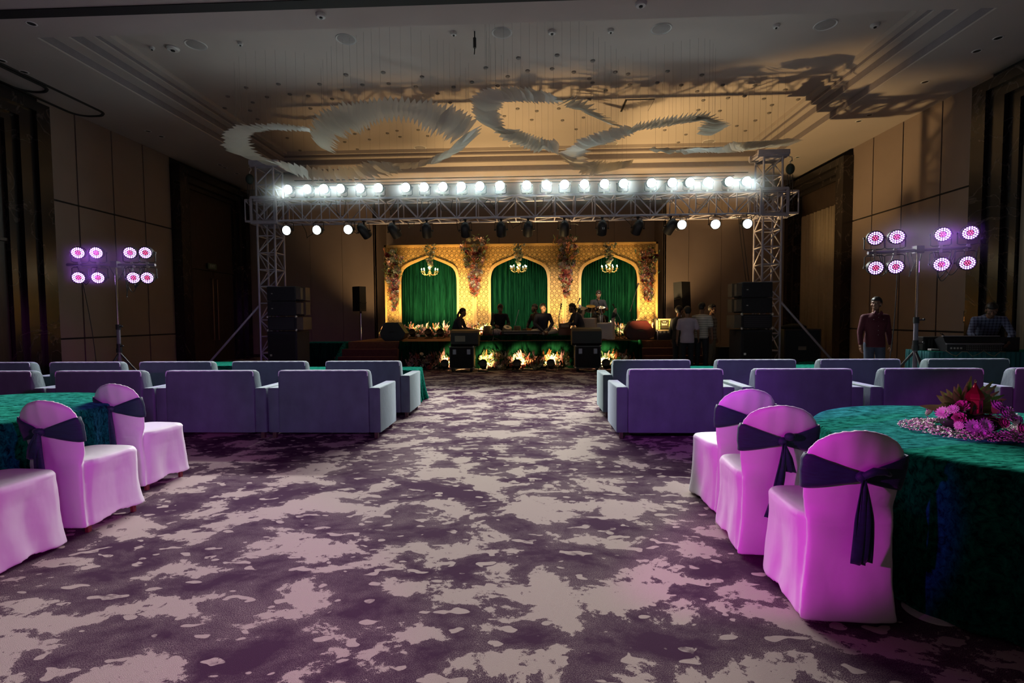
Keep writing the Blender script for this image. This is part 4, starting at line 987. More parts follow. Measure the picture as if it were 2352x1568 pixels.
# little dark floor lamps shining up into the flowers
FL = thing('floor_spotlight', '', 'stage lamp')
b = MB().lathe([(.04, .13), (.08, .1), (.105, .0), (.11, -.12), (.1, -.12), (.095, -.09), (.002, -.08)], axis='y', seg=18).xf(Matrix.Translation((0, 0, .17)) @ Matrix.Rotation(PI, 4, 'Z') @ Matrix.Rotation(math.radians(35), 4, 'X') @ Matrix.Rotation(PI, 4, 'Y'))
build(b, 'housing', BLACK, FL, smooth=30)
build(MB().tube([(-.13, 0, .17), (-.13, 0, .02), (.13, 0, .02), (.13, 0, .17)], .01, 6).box(-.13, .13, -.09, .09, 0, .015), 'yoke', BLACK, FL, smooth=40)
def warm(p, to, W, ang=75, size=.06, col=(1, .66, .28)): return spot(p, to, col, W, ang, .6, size, name='flower_uplight')
for px, lab in ((1022, 'dark floor lamp left of the left flight case'), (1110, 'dark floor lamp hard against the right side of the left flight case'), (1188, 'dark floor lamp left of the stage centre'), (1266, 'dark floor lamp right of the stage centre'), (1392, 'dark floor lamp against the right flight case, seen over the sofas')):
    p = ony(px, 845, 13.12); p.z = 0
    place(FL, p, rdx.uniform(-.25, .25), lab, 'floor lamps before the stage')
    warm((p.x, p.y+.06, .32), (p.x+rdx.uniform(-.1, .15), 13.75, .24), W_FRONT, 80)
for px, lab in ((948, 'dark floor lamp on the stage beside the left floor monitor'), (985, 'dark floor lamp on the stage, middle one of the left three'), (1013, 'dark floor lamp on the stage nearest the long-haired man')):
    p = ony(px, 770, 16.05); p.z = SZ; place(FL, p, rdx.uniform(-.2, .2), lab, 'floor lamps on the stage')
    warm((p.x, p.y+.14, SZ+.25), (p.x, 17.4, 2.2), W_REAR*.6, 90)
for x, k in ((-4.95, 1.1), (-2.35, 1.3), (-1.7, 1.3), (.8, 1.3), (1.4, 1.2), (2.9, .6), (3.9, 1.2), (-.4, .35)):
    warm((x, 16.35, SZ+.12), (x, 17.35, 2.3), W_REAR*k, 100)

for x, tx, k_ in ((-2.9, -3.0, .3), (-.1, .6, .75), (2.4, 6.2, .9)): warm((x, 13.3, .42), (tx, 14.8, 6.2), W_UP*k_, 74, .08, (1, .66, .27))
# ------------------------------------------------------------------ flight cases and floor monitors before the stage
def flight_case(x0, x1, y0, y1, z0, z1, lab, lid_side, name='flight_case'):
    t = thing(name, lab, 'flight case', ((x0+x1)/2, (y0+y1)/2, 0))
    build(MB().rbox(x0, x1, y0, y1, z0, z1, .008, 1), 'body', BLACKC, t, world=True)
    e = .018; m = MB()
    for a in (x0, x1):
        for b in (y0, y1): m.box(a-e*.6, a+e*.6, b-e*.6, b+e*.6, z0, z1)
    for z in (z0, z1):
        for b in (y0, y1): m.box(x0, x1, b-e*.6, b+e*.6, z-e, z+e*.3)
        for a in (x0, x1): m.box(a-e*.6, a+e*.6, y0, y1, z-e, z+e*.3)
    build(m, 'edging', mat('dull_edging', (.10, .09, .09), .4, metal=.7), t, world=True)
    for a in (x0, x1):
        for b in (y0, y1):
            for z in (z0, z1): build(MB().ball((a, b, z), .03, 8, 6), 'corner_cap', STEEL, t, smooth=True, world=True)
    for u in (.2, .8): build(MB().rbox(x0+(x1-x0)*u-.05, x0+(x1-x0)*u+.05, y0-.014, y0, z1-.2, z1-.06, .01, 1), 'latch', mat('latch_steel', (.3, .28, .36), .35, metal=.8), t, world=True)
    xs = x1 if lid_side > 0 else x0
    build(MB().box(min(xs, xs+lid_side*.008), max(xs, xs+lid_side*.008), y0+.03, y1-.03, z0+.03, z1-.03), 'side_board', mat('tan_case_board', (.30, .24, .15), .5), t, world=True)  # gold light on this side put into the board's colour
    build(MB().box(min(xs, xs+lid_side*.02), max(xs, xs+lid_side*.02), (y0+y1)/2-.09, (y0+y1)/2+.09, (z0+z1)/2-.05, (z0+z1)/2+.05), 'side_handle', STEEL, t, world=True)
    for a in (x0+.07, x1-.07):
        for b in (y0+.07, y1-.07): build(MB().tube([(a-.02, b, .045), (a+.02, b, .045)], .045, 12).box(a-.025, a+.025, b-.03, b+.03, .06, z0), 'caster', BLACK, t, world=True)
    return t
flight_case(-2.16, -1.54, 12.95, 13.32, .11, .66, 'black wheeled flight case on the floor before the stage, left one of two', 1)
flight_case(1.10, 1.74, 12.92, 13.30, .11, .67, 'black wheeled flight case on the floor before the stage, right one of two', -1)
def wedge(x0, x1, y, z, h, lab, m_=BLACK, flip=1, grille=GRILLE, dep=.42):
    t = thing('floor_monitor', lab, 'loudspeaker', ((x0+x1)/2, y+dep/2, z))
    prof = [(y, z+.06), (y+.05, z), (y+dep*.75, z), (y+dep, z+h*.35), (y+dep*.62, z+h), (y+.06, z+h*.92), (y, z+h*.8)]
    build(MB().poly(prof, (x0, x1), 'x'), 'cabinet', m_, t, world=True)
    for a, s in ((x0, -1), (x1, 1)):
        build(MB().poly([(p[0]*.96+.04*(y+dep*.45), p[1]*.96+.04*(z+h*.5)) for p in prof], (min(a, a+s*.012), max(a, a+s*.012)), 'x'), 'side_cheek', mat('side_cheek_tan', (.15, .11, .06), .6), t, world=True)
    q = [(y+dep*.97, z+h*.42), (y+dep*.66, z+h*.95), (y+dep*.69, z+h*.97), (y+dep*1.0, z+h*.44)]
    build(MB().poly(q, (x0+.04, x1-.04), 'x'), 'grille', grille, t, world=True)
    return t
w1 = wedge(-2.12, -1.42, 12.93, .675, .44, 'black wedge monitor on the left flight case, facing the stage')
build(MB().box(-2.02, -1.75, 12.922, 12.935, .80, .95), 'rear_panel', mat('amp_panel', (.25, .23, .18), .5), w1, world=True)
w2 = wedge(1.02, 1.76, 12.9, .685, .46, 'black wedge monitor on the right flight case, facing the stage')
def floor_wedge(px0, px1, py0, Y, rz, lab, m_, z=SZ):
    a, b = ony(px0, py0, Y), ony(px1, py0, Y); cx = (a.x+b.x)/2; w_ = (b.x-a.x)
    t = thing('floor_monitor', lab, 'loudspeaker', (cx, Y, z), rz); h = a.z-z
    prof = [(-w_*.5, h*.45), (-w_*.35, h*.92), (-w_*.28, h), (w_*.22, h), (w_*.5, h*.42), (w_*.42, h*.15), (w_*.2, 0), (-w_*.3, 0), (-w_*.46, h*.2)]
    build(MB().poly(prof, (-.22, .22)), 'cabinet', m_, t)
    build(MB().poly([(-w_*.30, h*.97), (-w_*.27, h*1.015), (w_*.2, h*1.015), (w_*.47, h*.45), (w_*.44, h*.4)], (-.19, .19)), 'grille', GRILLE, t)
    build(MB().tube([(-w_*.12, -.225, h*.5), (-w_*.1, -.25, h*.5), (w_*.06, -.25, h*.5), (w_*.08, -.225, h*.5)], .012), 'handle', BLACK, t)
floor_wedge(877, 935, 741, 14.6, 0, 'big black floor monitor at the left front of the stage', BLACK)
floor_wedge(1434, 1502, 737, 14.5, 0, 'dark red-lit floor monitor at the right of the stage', mat('red_painted_cabinet', (.05, .004, .003), .45, noise=.2))  # red light falling on the cabinet put into its colour
t = thing('stage_case', 'small rack case with bright edging and green lettering at the right of the stage', 'flight case', (4.08, 14.35, SZ))
a, b = ony(1508, 775, 14.1), ony(1545, 732, 14.1)
x0, x1, zt, zm = a.x, b.x, b.z, a.z+(b.z-a.z)*.36
build(MB().rbox(x0+.03, x1, 14.12, 14.55, SZ+.001, zm, .01, 1), 'lower_box', mat('dark_blue_case', (.02, .02, .035), .5), t, world=True)
m = MB()
for k in (x0+.03, x1): m.box(k-.015, k+.015, 14.105, 14.13, SZ, zm)
build(m, 'lower_edging', mat('violet_grey_edging', (.2, .18, .25), .4, metal=.6), t, world=True)
build(MB().box(x0, x1, 14.12, 14.5, zm+.005, zt), 'upper_box', mat('dark_gold_box', (.05, .04, .02), .5), t, world=True)
m = MB(); e = .035
m.box(x0-.01, x1+.01, 14.09, 14.13, zt-e, zt+.005).box(x0-.01, x1+.01, 14.09, 14.13, zm, zm+e).box(x0-.01, x0+e, 14.09, 14.13, zm, zt).box(x1-e, x1+.01, 14.09, 14.13, zm, zt)
build(m, 'upper_edging', mat('warm_steel_edging', (.8, .62, .38), .35, metal=.6), t, world=True)
for q in ((x0, zm+.01), (x0, zt), (x1, zm+.01), (x1, zt)): build(MB().ball((q[0], 14.1, q[1]), .024, 8, 6), 'corner_cap', CHROME, t, smooth=True, world=True)
for q in (.25, .5, .75): build(MB().box(x0+(x1-x0)*q-.025, x0+(x1-x0)*q+.025, 14.105, 14.12, zm-.06, zm-.01), 'latch', STEEL, t, world=True)
GT = mat('green_lettering', (.45, .55, .10), .5, em=(.5, .6, .12), ems=.25); WT = mat('cream_lettering', (.8, .7, .5), .5)
cxm = (x0+x1)/2-4.08; czm = (zm+zt)/2-SZ
for dx in (-.142, .142):
    m = MB()
    for i, h in enumerate((.03, .022, .034, .026, .03, .02, .03)): m.box(cxm+dx-.02, cxm+dx+.02+.004*(i % 2), -.252, -.245, czm-.12+i*.036, czm-.12+i*.036+h)
    build(m, 'green_lettering', GT, t)
m = MB()
for i, w_ in enumerate((.02, .012, .018, .014)): m.box(cxm-.045+i*.023, cxm-.045+i*.023+w_, -.252, -.245, czm+.075, czm+.095-.004*(i % 2))
for i, w_ in enumerate((.02, .016, .022, .014, .02, .016)): m.box(cxm-.078+i*.026, cxm-.078+i*.026+w_, -.252, -.245, czm-.01, czm+.012+.004*(i % 2))
build(m, 'cream_lettering', WT, t)
build(MB().tube([(cxm-.08, -.24, czm+.06), (cxm-.07, -.24, czm+.03), (cxm+.07, -.24, czm+.03), (cxm+.08, -.24, czm+.06)], .006, 5), 'logo_mark', WT, t)

# ================================================================== PEOPLE
def limb(m, a, b, ra, rb, seg=12):
    a, b = Vector(a), Vector(b); m.ball(a, ra, seg, 8); m.ball(b, rb, seg, 8)
    n = 5; m.tube([a+(b-a)*i/n for i in range(n+1)], [ra+(rb-ra)*i/n for i in range(n+1)], seg)
def torso(m, pts, side):
    """pts: (centre, half width, half depth) along the spine"""
    side = Vector(side).normalized(); rings = []
    for i, (c, w_, d) in enumerate(pts):
        c = Vector(c); a = Vector(pts[max(0, i-1)][0]); b = Vector(pts[min(len(pts)-1, i+1)][0]); t = (b-a).normalized(); f = side.cross(t).normalized()
        rings.append([c+side*(w_*math.copysign(abs(math.cos(q))**.85, math.cos(q)))+f*(d*math.copysign(abs(math.sin(q))**.85, math.sin(q))) for q in [2*PI*k/20 for k in range(20)]])
    m.loft(rings)
def hand(m, wrist, d, palm_n, s=1., curl=.35, thumb=1):
    """palm, four unequal bent fingers and a thumb from the side of the palm"""
    wrist = Vector(wrist); d = Vector(d).normalized(); n_ = Vector(palm_n); n_ = (n_-d*n_.dot(d)).normalized(); sd = d.cross(n_)*thumb
    limb(m, wrist, wrist+d*.03*s, .027*s, .03*s, 8)
    for k in range(4): limb(m, wrist+d*.02*s+sd*(-.026+.017*k)*s, wrist+d*.085*s+sd*(-.03+.02*k)*s, .015*s, .012*s, 8)
    for k, L in enumerate((.058, .072, .078, .07)):
        b = wrist+d*.085*s+sd*(-.03+.02*k)*s; a1 = curl*.8; p1 = b+(d*math.cos(a1)+n_*math.sin(a1))*L*.5*s; a2 = curl*2.2; p2 = p1+(d*math.cos(a2)+n_*math.sin(a2))*L*.5*s
        limb(m, b, p1, .0098*s, .009*s, 7); limb(m, p1, p2, .009*s, .0075*s, 7)
    b = wrist+d*.028*s+sd*.026*s; p1 = b+(d*.6+sd*.75+n_*.2).normalized()*.038*s; p2 = p1+(d*.9+sd*.3+n_*.3).normalized()*.03*s
    limb(m, b, p1, .013*s, .011*s, 7); limb(m, p1, p2, .011*s, .009*s, 7)
def head(m, c, M, s=1.):
    c = Vector(c); P = lambda x, y, z: c+M @ Vector((x*s, y*s, z*s))
    m.ball(c, (.076*s, .094*s, .098*s), 16, 12, M=None if False else None) if False else None
    def blob(p, r, seg=12, rg=9):
        vs = MB().ball((0, 0, 0), tuple(q*s for q in r), seg, rg); m.add([c+M @ (Vector(v)+Vector(p)*s) for v in vs.v], vs.f)
    blob((0, .012, .03), (.076, .095, .085), 16, 12); blob((0, -.022, -.035), (.058, .066, .082), 14, 10); blob((0, -.05, -.09), (.032, .03, .026))
    blob((0, -.088, -.012), (.011, .016, .028)); blob((0, -.103, -.03), (.0155, .013, .012))
    blob((0, -.083, -.062), (.026, .012, .007)); blob((0, -.082, -.071), (.022, .012, .007))
    blob((-.03, -.072, .032), (.026, .016, .008)); blob((.03, -.072, .032), (.026, .016, .008))
    blob((-.045, -.06, -.02), (.022, .02, .02)); blob((.045, -.06, -.02), (.022, .02, .02))
    for k in (-1, 1): blob((.077*k, .008, -.012), (.009, .02, .032))
def hairmesh(c, M, s=1., long=False, beard=False):
    m = MB(); c = Vector(c); seg, rg = 24, 16; vs = []
    for i in range(rg+1):
        a = PI*i/rg
        for k in range(seg):
            b = 2*PI*k/seg; x, y, z = math.sin(a)*math.cos(b), math.sin(a)*math.sin(b), math.cos(a)
            r = 1.0+.035*math.sin(7*b+3*a)*math.sin(5*a)
            face = (y < -.3 and z < .38) or (z < -.15 and y < .12) or z < -.88
            if face: r = .80
            vs.append(c+M @ Vector((x*.088*s*r, (y*.108*r+.014)*s, (z*.108*r+.033)*s)))
    m.add(vs, [(i*seg+k, (i+1)*seg+k, (i+1)*seg+(k+1) % seg, i*seg+(k+1) % seg) for i in range(rg) for k in range(seg)])
    if long:
        m.tube([c+M @ Vector(p) for p in ((0, .09*s, .02), (0, .13*s, -.03), (0, .14*s, -.10), (0, .11*s, -.20), (0, .10*s, -.26))], [.035, .03, .036, .028, .008], 8)
    if beard:
        for x, z in ((-.05, -.06), (-.03, -.1), (0, -.115), (.03, -.1), (.05, -.06), (-.06, -.03), (.06, -.03)): m.ball(c+M @ Vector((x*s, (-.045-.02*(abs(x) < .04))*s, z*s)), .02*s, 8, 6)
    return m
def person(lab, loc, rz, J, top, bottom, sleeve='long', hem=0., head_rot=(0, 0), s=1., long=False, beard=False, voxel=.008, hair=True, shirt_name='shirt', extra=None, group=None):
    """J: joints in local metres, facing -y. one continuous body; clothes and hair are children"""
    t = thing('person', lab, 'person', loc, rz, group)
    V = {k: Vector(v) for k, v in J.items() if not isinstance(v, bool)}
    M = Matrix.Rotation(head_rot[0], 3, 'Z') @ Matrix.Rotation(head_rot[1], 3, 'X')
    sd = (V['shL']-V['shR']).normalized()
    neck = V['neck']; hd = V['head']; pel, wa, ch = V['pelvis'], V['waist'], V['chest']
    b = MB()
    torso(b, [(pel-Vector((0, 0, .06)), .10, .08), (pel, .155, .11), (wa, .135, .095), (ch, .165, .11), (ch+(neck-ch)*.55, .165, .095), (neck-(neck-ch)*.12, .09, .065), (neck, .055, .055)], sd)
    limb(b, neck-Vector((0, 0, .03)), hd-Vector((0, -.01, .05)), .055, .05); head(b, hd, M)
    for k in 'LR':
        limb(b, neck-Vector((0, 0, .07)), V['sh'+k]-Vector((0, 0, .03)), .045, .042, 10)
        limb(b, V['sh'+k]-Vector((0, 0, .03)), V['el'+k], .042, .036); limb(b, V['el'+k], V['wr'+k], .037, .025)
        limb(b, V['hip'+k], V['kn'+k], .078, .055); limb(b, V['kn'+k], V['an'+k], .055, .036); limb(b, V['an'+k], V['toe'+k], .036, .028)
        if 'hd'+k in V: dd = V['hd'+k]
        else: dd = V['wr'+k]-V['el'+k]
        hand(b, V['wr'+k], dd, V.get('pn'+k, sd*(-1 if k == 'L' else 1)), curl=J.get('curl', (.35,))[0] if False else .38, thumb=1 if k == 'L' else -1)
    bo = build(b, 'body', SKIN, t); remesh(bo, voxel, 3)
    bo.data.materials.clear(); bo.data.materials.append(SKIN)
    c = MB(); hz = Vector((0, 0, hem))
    torso(c, [(pel-hz, .172, .13), (pel+Vector((0, 0, .02)), .17, .128), (wa, .152, .115), (ch, .185, .128), (ch+(neck-ch)*.5, .18, .112), (neck-(neck-ch)*.16, .105, .085), (neck-(neck-ch)*.02, .066, .066)], sd)
    for k in 'LR':
        limb(c, neck-Vector((0, 0, .055)), V['sh'+k]-Vector((0, 0, .015)), .06, .06); limb(c, V['sh'+k]-Vector((0, 0, .015)), V['el'+k], .06, .052)
        if sleeve == 'long': limb(c, V['el'+k], V['el'+k]+(V['wr'+k]-V['el'+k])*.9, .052, .038)
    if sleeve != 'long':
        c2 = MB(); torso(c2, [(pel-hz, .172, .13), (pel+Vector((0, 0, .02)), .17, .128), (wa, .152, .115), (ch, .185, .128), (ch+(neck-ch)*.5, .18, .112), (neck-(neck-ch)*.16, .105, .085), (neck-(neck-ch)*.02, .066, .066)], sd)
        for k in 'LR': limb(c2, neck-Vector((0, 0, .055)), V['sh'+k]-Vector((0, 0, .015)), .06, .06); limb(c2, V['sh'+k]-Vector((0, 0, .015)), V['sh'+k]+(V['el'+k]-V['sh'+k])*.75, .06, .062)
        c = c2
    so = build(c, shirt_name, top, t); remesh(so, .012, 3); so.data.materials.clear(); so.data.materials.append(top)
    tr_ = MB(); torso(tr_, [(pel-Vector((0, 0, .08)), .12, .10), (pel, .168, .122), (pel+Vector((0, 0, .08)), .16, .115)], sd)
    for k in 'LR': limb(tr_, V['hip'+k], V['kn'+k], .092, .07); limb(tr_, V['kn'+k], V['an'+k], .068, .052)
    to = build(tr_, 'trousers', bottom, t); remesh(to, .012, 3); to.data.materials.clear(); to.data.materials.append(bottom)
    build(hairmesh(hd, M, 1., long, beard), 'hair', HAIR, t, smooth=True)
    for k in (-1, 1):
        p = hd+M @ Vector((.03*k, -.078, .012)); build(MB().ball(p, (.0085, .006, .005), 8, 6), 'eye', EYE, t, smooth=True)
    if J.get('shoes', True):
        for k in 'LR':
            d = V['toe'+k]-V['an'+k]; build(MB().ball(V['an'+k]+d*.45-Vector((0, 0, .03)), (.048, .048, .045), 10, 7).tube([V['an'+k]-Vector((0, 0, .045)), V['toe'+k]], [.046, .04], 10).ball(V['toe'+k], (.042, .042, .036), 10, 7), 'shoe', BLACK, t, smooth=True)
    if s != 1.: t.scale = (s, s, s)
    if extra: extra(t, V, M)
    return t
def stand_J(h=1.72, lean=0, armL=None, armR=None, step=0.):
    k = h/1.74
    J = dict(pelvis=(0, 0, .93), waist=(0, -.005, 1.08), chest=(0, -.01+lean*.5, 1.29), neck=(0, lean, 1.47), head=(0, -.03+lean*1.3, 1.63),
             shL=(.185, lean*.9, 1.40), shR=(-.185, lean*.9, 1.40), elL=(.235, .02+lean*.5, 1.12), elR=(-.235, .02+lean*.5, 1.12), wrL=(.25, -.04, .87), wrR=(-.25, -.04, .87),
             hipL=(.088, 0, .89), hipR=(-.088, 0, .89), knL=(.10, -.02-step*.5, .49), knR=(-.10, -.02+step*.3, .49), anL=(.105, .02-step, .09), anR=(-.105, .02+step, .09), toeL=(.12, -.12-step, .04), toeR=(-.12, -.12+step, .04))
    if armL: J['elL'], J['wrL'] = armL
    if armR: J['elR'], J['wrR'] = armR
    return {a: tuple(q*k for q in v) for a, v in J.items()}
REDSH = mat('dark_red_shirt', (.075, .006, .018), .8, bump=.2); JEANS = mat('blue_jeans', (.06, .08, .13), .85, noise=.3, nscale=6)
DARKJ = mat('dark_trousers', (.018, .02, .028), .85); NAVY = mat('navy_kurta', (.035, .038, .065), .85); BLKSH = mat('black_shirt', (.012, .013, .02), .85); CREAMP = mat('cream_cloth', (.62, .58, .50), .85)
def stripes(name, base, line, period, check=False):
    m, nt, p = newmat(name); N = nt.nodes; L = nt.links
    tc = N.new('ShaderNodeTexCoord'); sp = N.new('ShaderNodeSeparateXYZ'); L.new(tc.outputs['Object'], sp.inputs[0])
    def wv(o, th):
        a = N.new('ShaderNodeMath'); a.operation = 'DIVIDE'; L.new(o, a.inputs[0]); a.inputs[1].default_value = period
        f = N.new('ShaderNodeMath'); f.operation = 'FRACT'; L.new(a.outputs[0], f.inputs[0])
        g = N.new('ShaderNodeMath'); g.operation = 'GREATER_THAN'; g.inputs[1].default_value = th; L.new(f.outputs[0], g.inputs[0]); return g.outputs[0]
    f = wv(sp.outputs[2], .62 if check else .74)
    if check:
        g = wv(sp.outputs[0], .62); a = N.new('ShaderNodeMath'); a.operation = 'ADD'; L.new(f, a.inputs[0]); L.new(g, a.inputs[1]); h = N.new('ShaderNodeMath'); h.operation = 'MULTIPLY'; h.inputs[1].default_value = .5; L.new(a.outputs[0], h.inputs[0]); f = h.outputs[0]
    mx = N.new('ShaderNodeMix'); mx.data_type = 'RGBA'; mx.inputs[6].default_value = (*base, 1); mx.inputs[7].default_value = (*line, 1); L.new(f, mx.inputs[0]); L.new(mx.outputs[2], p.inputs['Base Color']); p.inputs['Roughness'].default_value = .85
    return m
STRIPE = stripes('striped_tshirt', (.58, .56, .50), (.12, .12, .13), .045); CHECK = stripes('blue_checked_shirt', (.20, .22, .36), (.03, .03, .07), .05, True); PRINT = stripes('grey_patterned_shirt', (.30, .27, .25), (.12, .08, .08), .09, True)

def buttons(t, V, M):
    m = MB()
    for z in (1.05, 1.13, 1.21, 1.29, 1.37): m.ball((0, -.128-.0, z*1.0), .007, 6, 5)
    m.ball((-.08, -.128, 1.33), .007, 6, 5).ball((.08, -.128, 1.33), .007, 6, 5)
    build(m, 'buttons', STEEL, t)
    build(MB().poly([(-.05, 1.49), (0, 1.42), (.05, 1.49), (.075, 1.44), (.03, 1.38), (0, 1.40), (-.03, 1.38), (-.075, 1.44)], (-.125, -.085)), 'collar', REDSH, t)
p = ony(2008, 800, 9.5)
person('person in a dark red shirt and blue jeans standing by the right wall, looking left', (p.x, 9.5, 0), -.15, stand_J(1.72), REDSH, JEANS, hem=.10, head_rot=(-.75, .0), voxel=.007, extra=buttons)
# sound engineer bent over the mixing desk
J = dict(pelvis=(0, .12, .92), waist=(0, .04, 1.06), chest=(0, -.08, 1.24), neck=(0, -.22, 1.38), head=(0, -.33, 1.48), shL=(.19, -.17, 1.33), shR=(-.19, -.17, 1.33), elL=(.28, -.30, 1.07), elR=(-.26, -.28, 1.07), wrL=(.20, -.50, .93), wrR=(-.18, -.50, .93),
         hipL=(.09, .12, .88), hipR=(-.09, .12, .88), knL=(.1, .06, .48), knR=(-.1, .06, .48), anL=(.1, .12, .09), anR=(-.1, .12, .09), toeL=(.11, -.02, .04), toeR=(-.11, -.02, .04))
person('person in a blue checked shirt bending over the sound desk at the right', (8.25, 9.45, 0), -.55, J, CHECK, DARKJ, head_rot=(0, .55), hem=.08, voxel=.007)
# men standing beside the stage steps
def at(px, y, py=800): q = ony(px, py, y); return (q.x, y, 0)
person('person in a pale lavender T-shirt and dark trousers, seen from behind beside the stage steps', at(1578, 12.6), PI-.15, stand_J(1.64, armR=((-.27, .02, 1.13), (-.30, -.10, .93))), LAV, DARKJ, sleeve='short', hem=.12, head_rot=(.3, 0))
person('person in a striped T-shirt and dark trousers standing beside the stage, seen from behind', at(1611, 12.72), PI-.5, stand_J(1.74), STRIPE, DARKJ, sleeve='short', hem=.06, head_rot=(-.3, .1))
person('person in a grey patterned shirt, partly hidden behind the man in the striped T-shirt', at(1633, 13.15), .9, stand_J(1.70), PRINT, mat('khaki_trousers', (.22, .19, .15), .85), sleeve='short', hem=.08)
person('person in a dark long-sleeved shirt half hidden behind the man in the lavender T-shirt', at(1558, 12.85), 2.2, stand_J(1.66), BLKSH, DARKJ, hem=.05)
# musicians
def sit_J(lean=.05, hl=None, hr=None, up=0.):
    z = .09
    return dict(pelvis=(0, .05, z+.05), waist=(0, .04, z+.19), chest=(0, .02-lean*.6, z+.40), neck=(0, -lean, z+.56), head=(0, -.03-lean*1.5, z+.70), shL=(.185, .0-lean, z+.50), shR=(-.185, .0-lean, z+.50),
                elL=(.26, -.08-lean, z+.24), elR=(-.26, -.08-lean, z+.24), wrL=hl or (.12, -.30, z+.10), wrR=hr or (-.12, -.30, z+.10), hipL=(.09, .0, z+.03), hipR=(-.09, .0, z+.03), knL=(.33, -.27, z+.02), knR=(-.33, -.27, z+.02), anL=(-.05, -.40, z-.03), anR=(.05, -.33, z-.03), toeL=(-.16, -.40, z-.04), toeR=(.16, -.34, z-.04), shoes=False)
def seat(px, y, z): q = ony(px, 760, y); return (q.x, y, z)
person('musician with long tied hair sitting in profile at the left of the riser', seat(1050, 14.55, SZ+.02), 1.45, sit_J(.10, (.16, -.44, .28), (-.12, -.44, .28)), NAVY, DARKJ, long=True, head_rot=(0, .15), voxel=.01, group=None)
person('curly-haired musician in black bending over the drums on the riser', seat(1148, 15.2, RZ), .15, sit_J(.14, (.16, -.42, .28), (-.16, -.42, .28)), BLKSH, DARKJ, head_rot=(.35, .45), voxel=.01)
person('musician in a dark blue kurta sitting cross-legged on the riser, looking right', seat(1247, 14.7, RZ), .15, sit_J(.03, (.06, -.40, .10), (-.04, -.42, .10)), NAVY, CREAMP, head_rot=(.75, 0), voxel=.01)
person('musician almost hidden behind the man in the dark blue kurta, looking left', seat(1234, 15.3, RZ), -.9, sit_J(.05), BLKSH, DARKJ, beard=True, voxel=.01)
person('dark-haired musician in profile facing left behind the wooden harmonium', seat(1330, 14.85, RZ), -1.35, sit_J(.12, (.14, -.42, .30), (-.14, -.42, .30)), NAVY, DARKJ, beard=True, head_rot=(0, .3), voxel=.01)
J = dict(sit_J(.12, (.22, -.42, .34), (-.2, -.42, .34))); J.update(knL=(.2, -.42, .06), knR=(-.2, -.42, .06), anL=(.2, -.40, -.36), anR=(-.2, -.40, -.36), toeL=(.2, -.52, -.41), toeR=(-.2, -.52, -.41))
person('percussionist in black with curly hair behind the shiny metal drums', seat(1372, 15.9, RZ+.42), .05, J, BLKSH, DARKJ, head_rot=(.1, .5), voxel=.01)
t = thing('drum_stool', 'round black stool under the percussionist', 'stool', seat(1372, 15.95, RZ))
build(MB().lathe([(.01, .38), (.16, .38), (.17, .41), (.16, .435), (.01, .44)], seg=20), 'seat', BLACK, t, smooth=40)
for k in range(3): build(MB().tube([(0, 0, .38), (.2*math.cos(k*2.1), .2*math.sin(k*2.1), .01)], .012, 6), 'leg', CHROME, t)

# ------------------------------------------------------------------ instruments
ROPE = mat('drum_rope', (.62, .52, .30), .8); SKN = mat('drum_skin', (.7, .62, .45), .6); WOODD = mat('drum_wood', (.16, .07, .03), .4)
def tabla(p, r, h, lab, tilt=0, rot=0, bodym=WOODD):
    t = thing('tabla_drum', lab, 'drum', p); R = Matrix.Rotation(rot, 4, 'Z') @ Matrix.Rotation(tilt, 4, 'X')
    build(MB().lathe([(r*.75, 0), (r*.98, h*.2), (r*1.08, h*.45), (r*.95, h*.85), (r*.9, h*.97)], seg=20).xf(R), 'shell', bodym, t, smooth=40)
    build(MB().lathe([(.001, h*1.0), (r*.9, h*1.0), (r*.93, h*.96)], seg=20).xf(R), 'skin', SKN, t)
    build(MB().lathe([(.001, h*1.004), (r*.35, h*1.004), (r*.36, h*1.0)], seg=16).xf(R), 'tuning_paste', BLACK, t)
    m = MB()
    for k in range(16):
        a = 2*PI*k/16; m.tube([(r*.95*math.cos(a), r*.95*math.sin(a), h*.95), (r*1.12*math.cos(a+.1), r*1.12*math.sin(a+.1), h*.45), (r*.8*math.cos(a), r*.8*math.sin(a), h*.02)], .007, 4)
    build(m.xf(R), 'lacing', ROPE, t)
    build(MB().lathe([(r*.78, 0), (r*.8, -.02), (r*1.05, -.015), (r*1.05, .02), (r*.8, .02)], seg=20), 'cushion_ring', mat('drum_cushion', (.25, .05, .05), .8), t, smooth=True)
def ipos(px, y, z): q = ony(px, 760, y); return (q.x, y, z)
tabla(ipos(1119, 14.6, RZ+.02), .10, .26, 'upright laced tabla drum next to the long-haired musician')
tabla(ipos(1140, 14.7, RZ+.02), .095, .15, 'small laced drum in front of the curly-haired musician', .3)
tabla(ipos(1163, 14.7, RZ+.02), .13, .25, 'big pale laced drum tilted toward the curly-haired musician', .5, .4, mat('pale_drum', (.5, .45, .35), .5))
tabla(ipos(1188, 14.75, RZ+.02), .10, .25, 'upright laced drum right of the big tilted drum')
tabla(ipos(1130, 14.45, RZ+.02), .07, .14, 'little drum at the front edge under the microphone')
t = thing('cloth_bag', 'patterned grey and red cloth bundle beside the drums', 'bag', ipos(1141, 14.42, RZ))
build(MB().ball((0, 0, .10), (.15, .12, .10), 16, 10), 'bag', mat('patterned_cloth', (.35, .33, .38), .8, noise=.6, nscale=30), t, smooth=True)
build(MB().ball((.13, -.03, .07), (.05, .05, .06), 10, 8), 'red_pouch', mat('red_cloth', (.6, .04, .03), .7), t, smooth=True)
t = thing('keyboard', 'long black electronic keyboard lying on the riser in front of the musicians', 'keyboard', ipos(1198, 14.4, RZ))
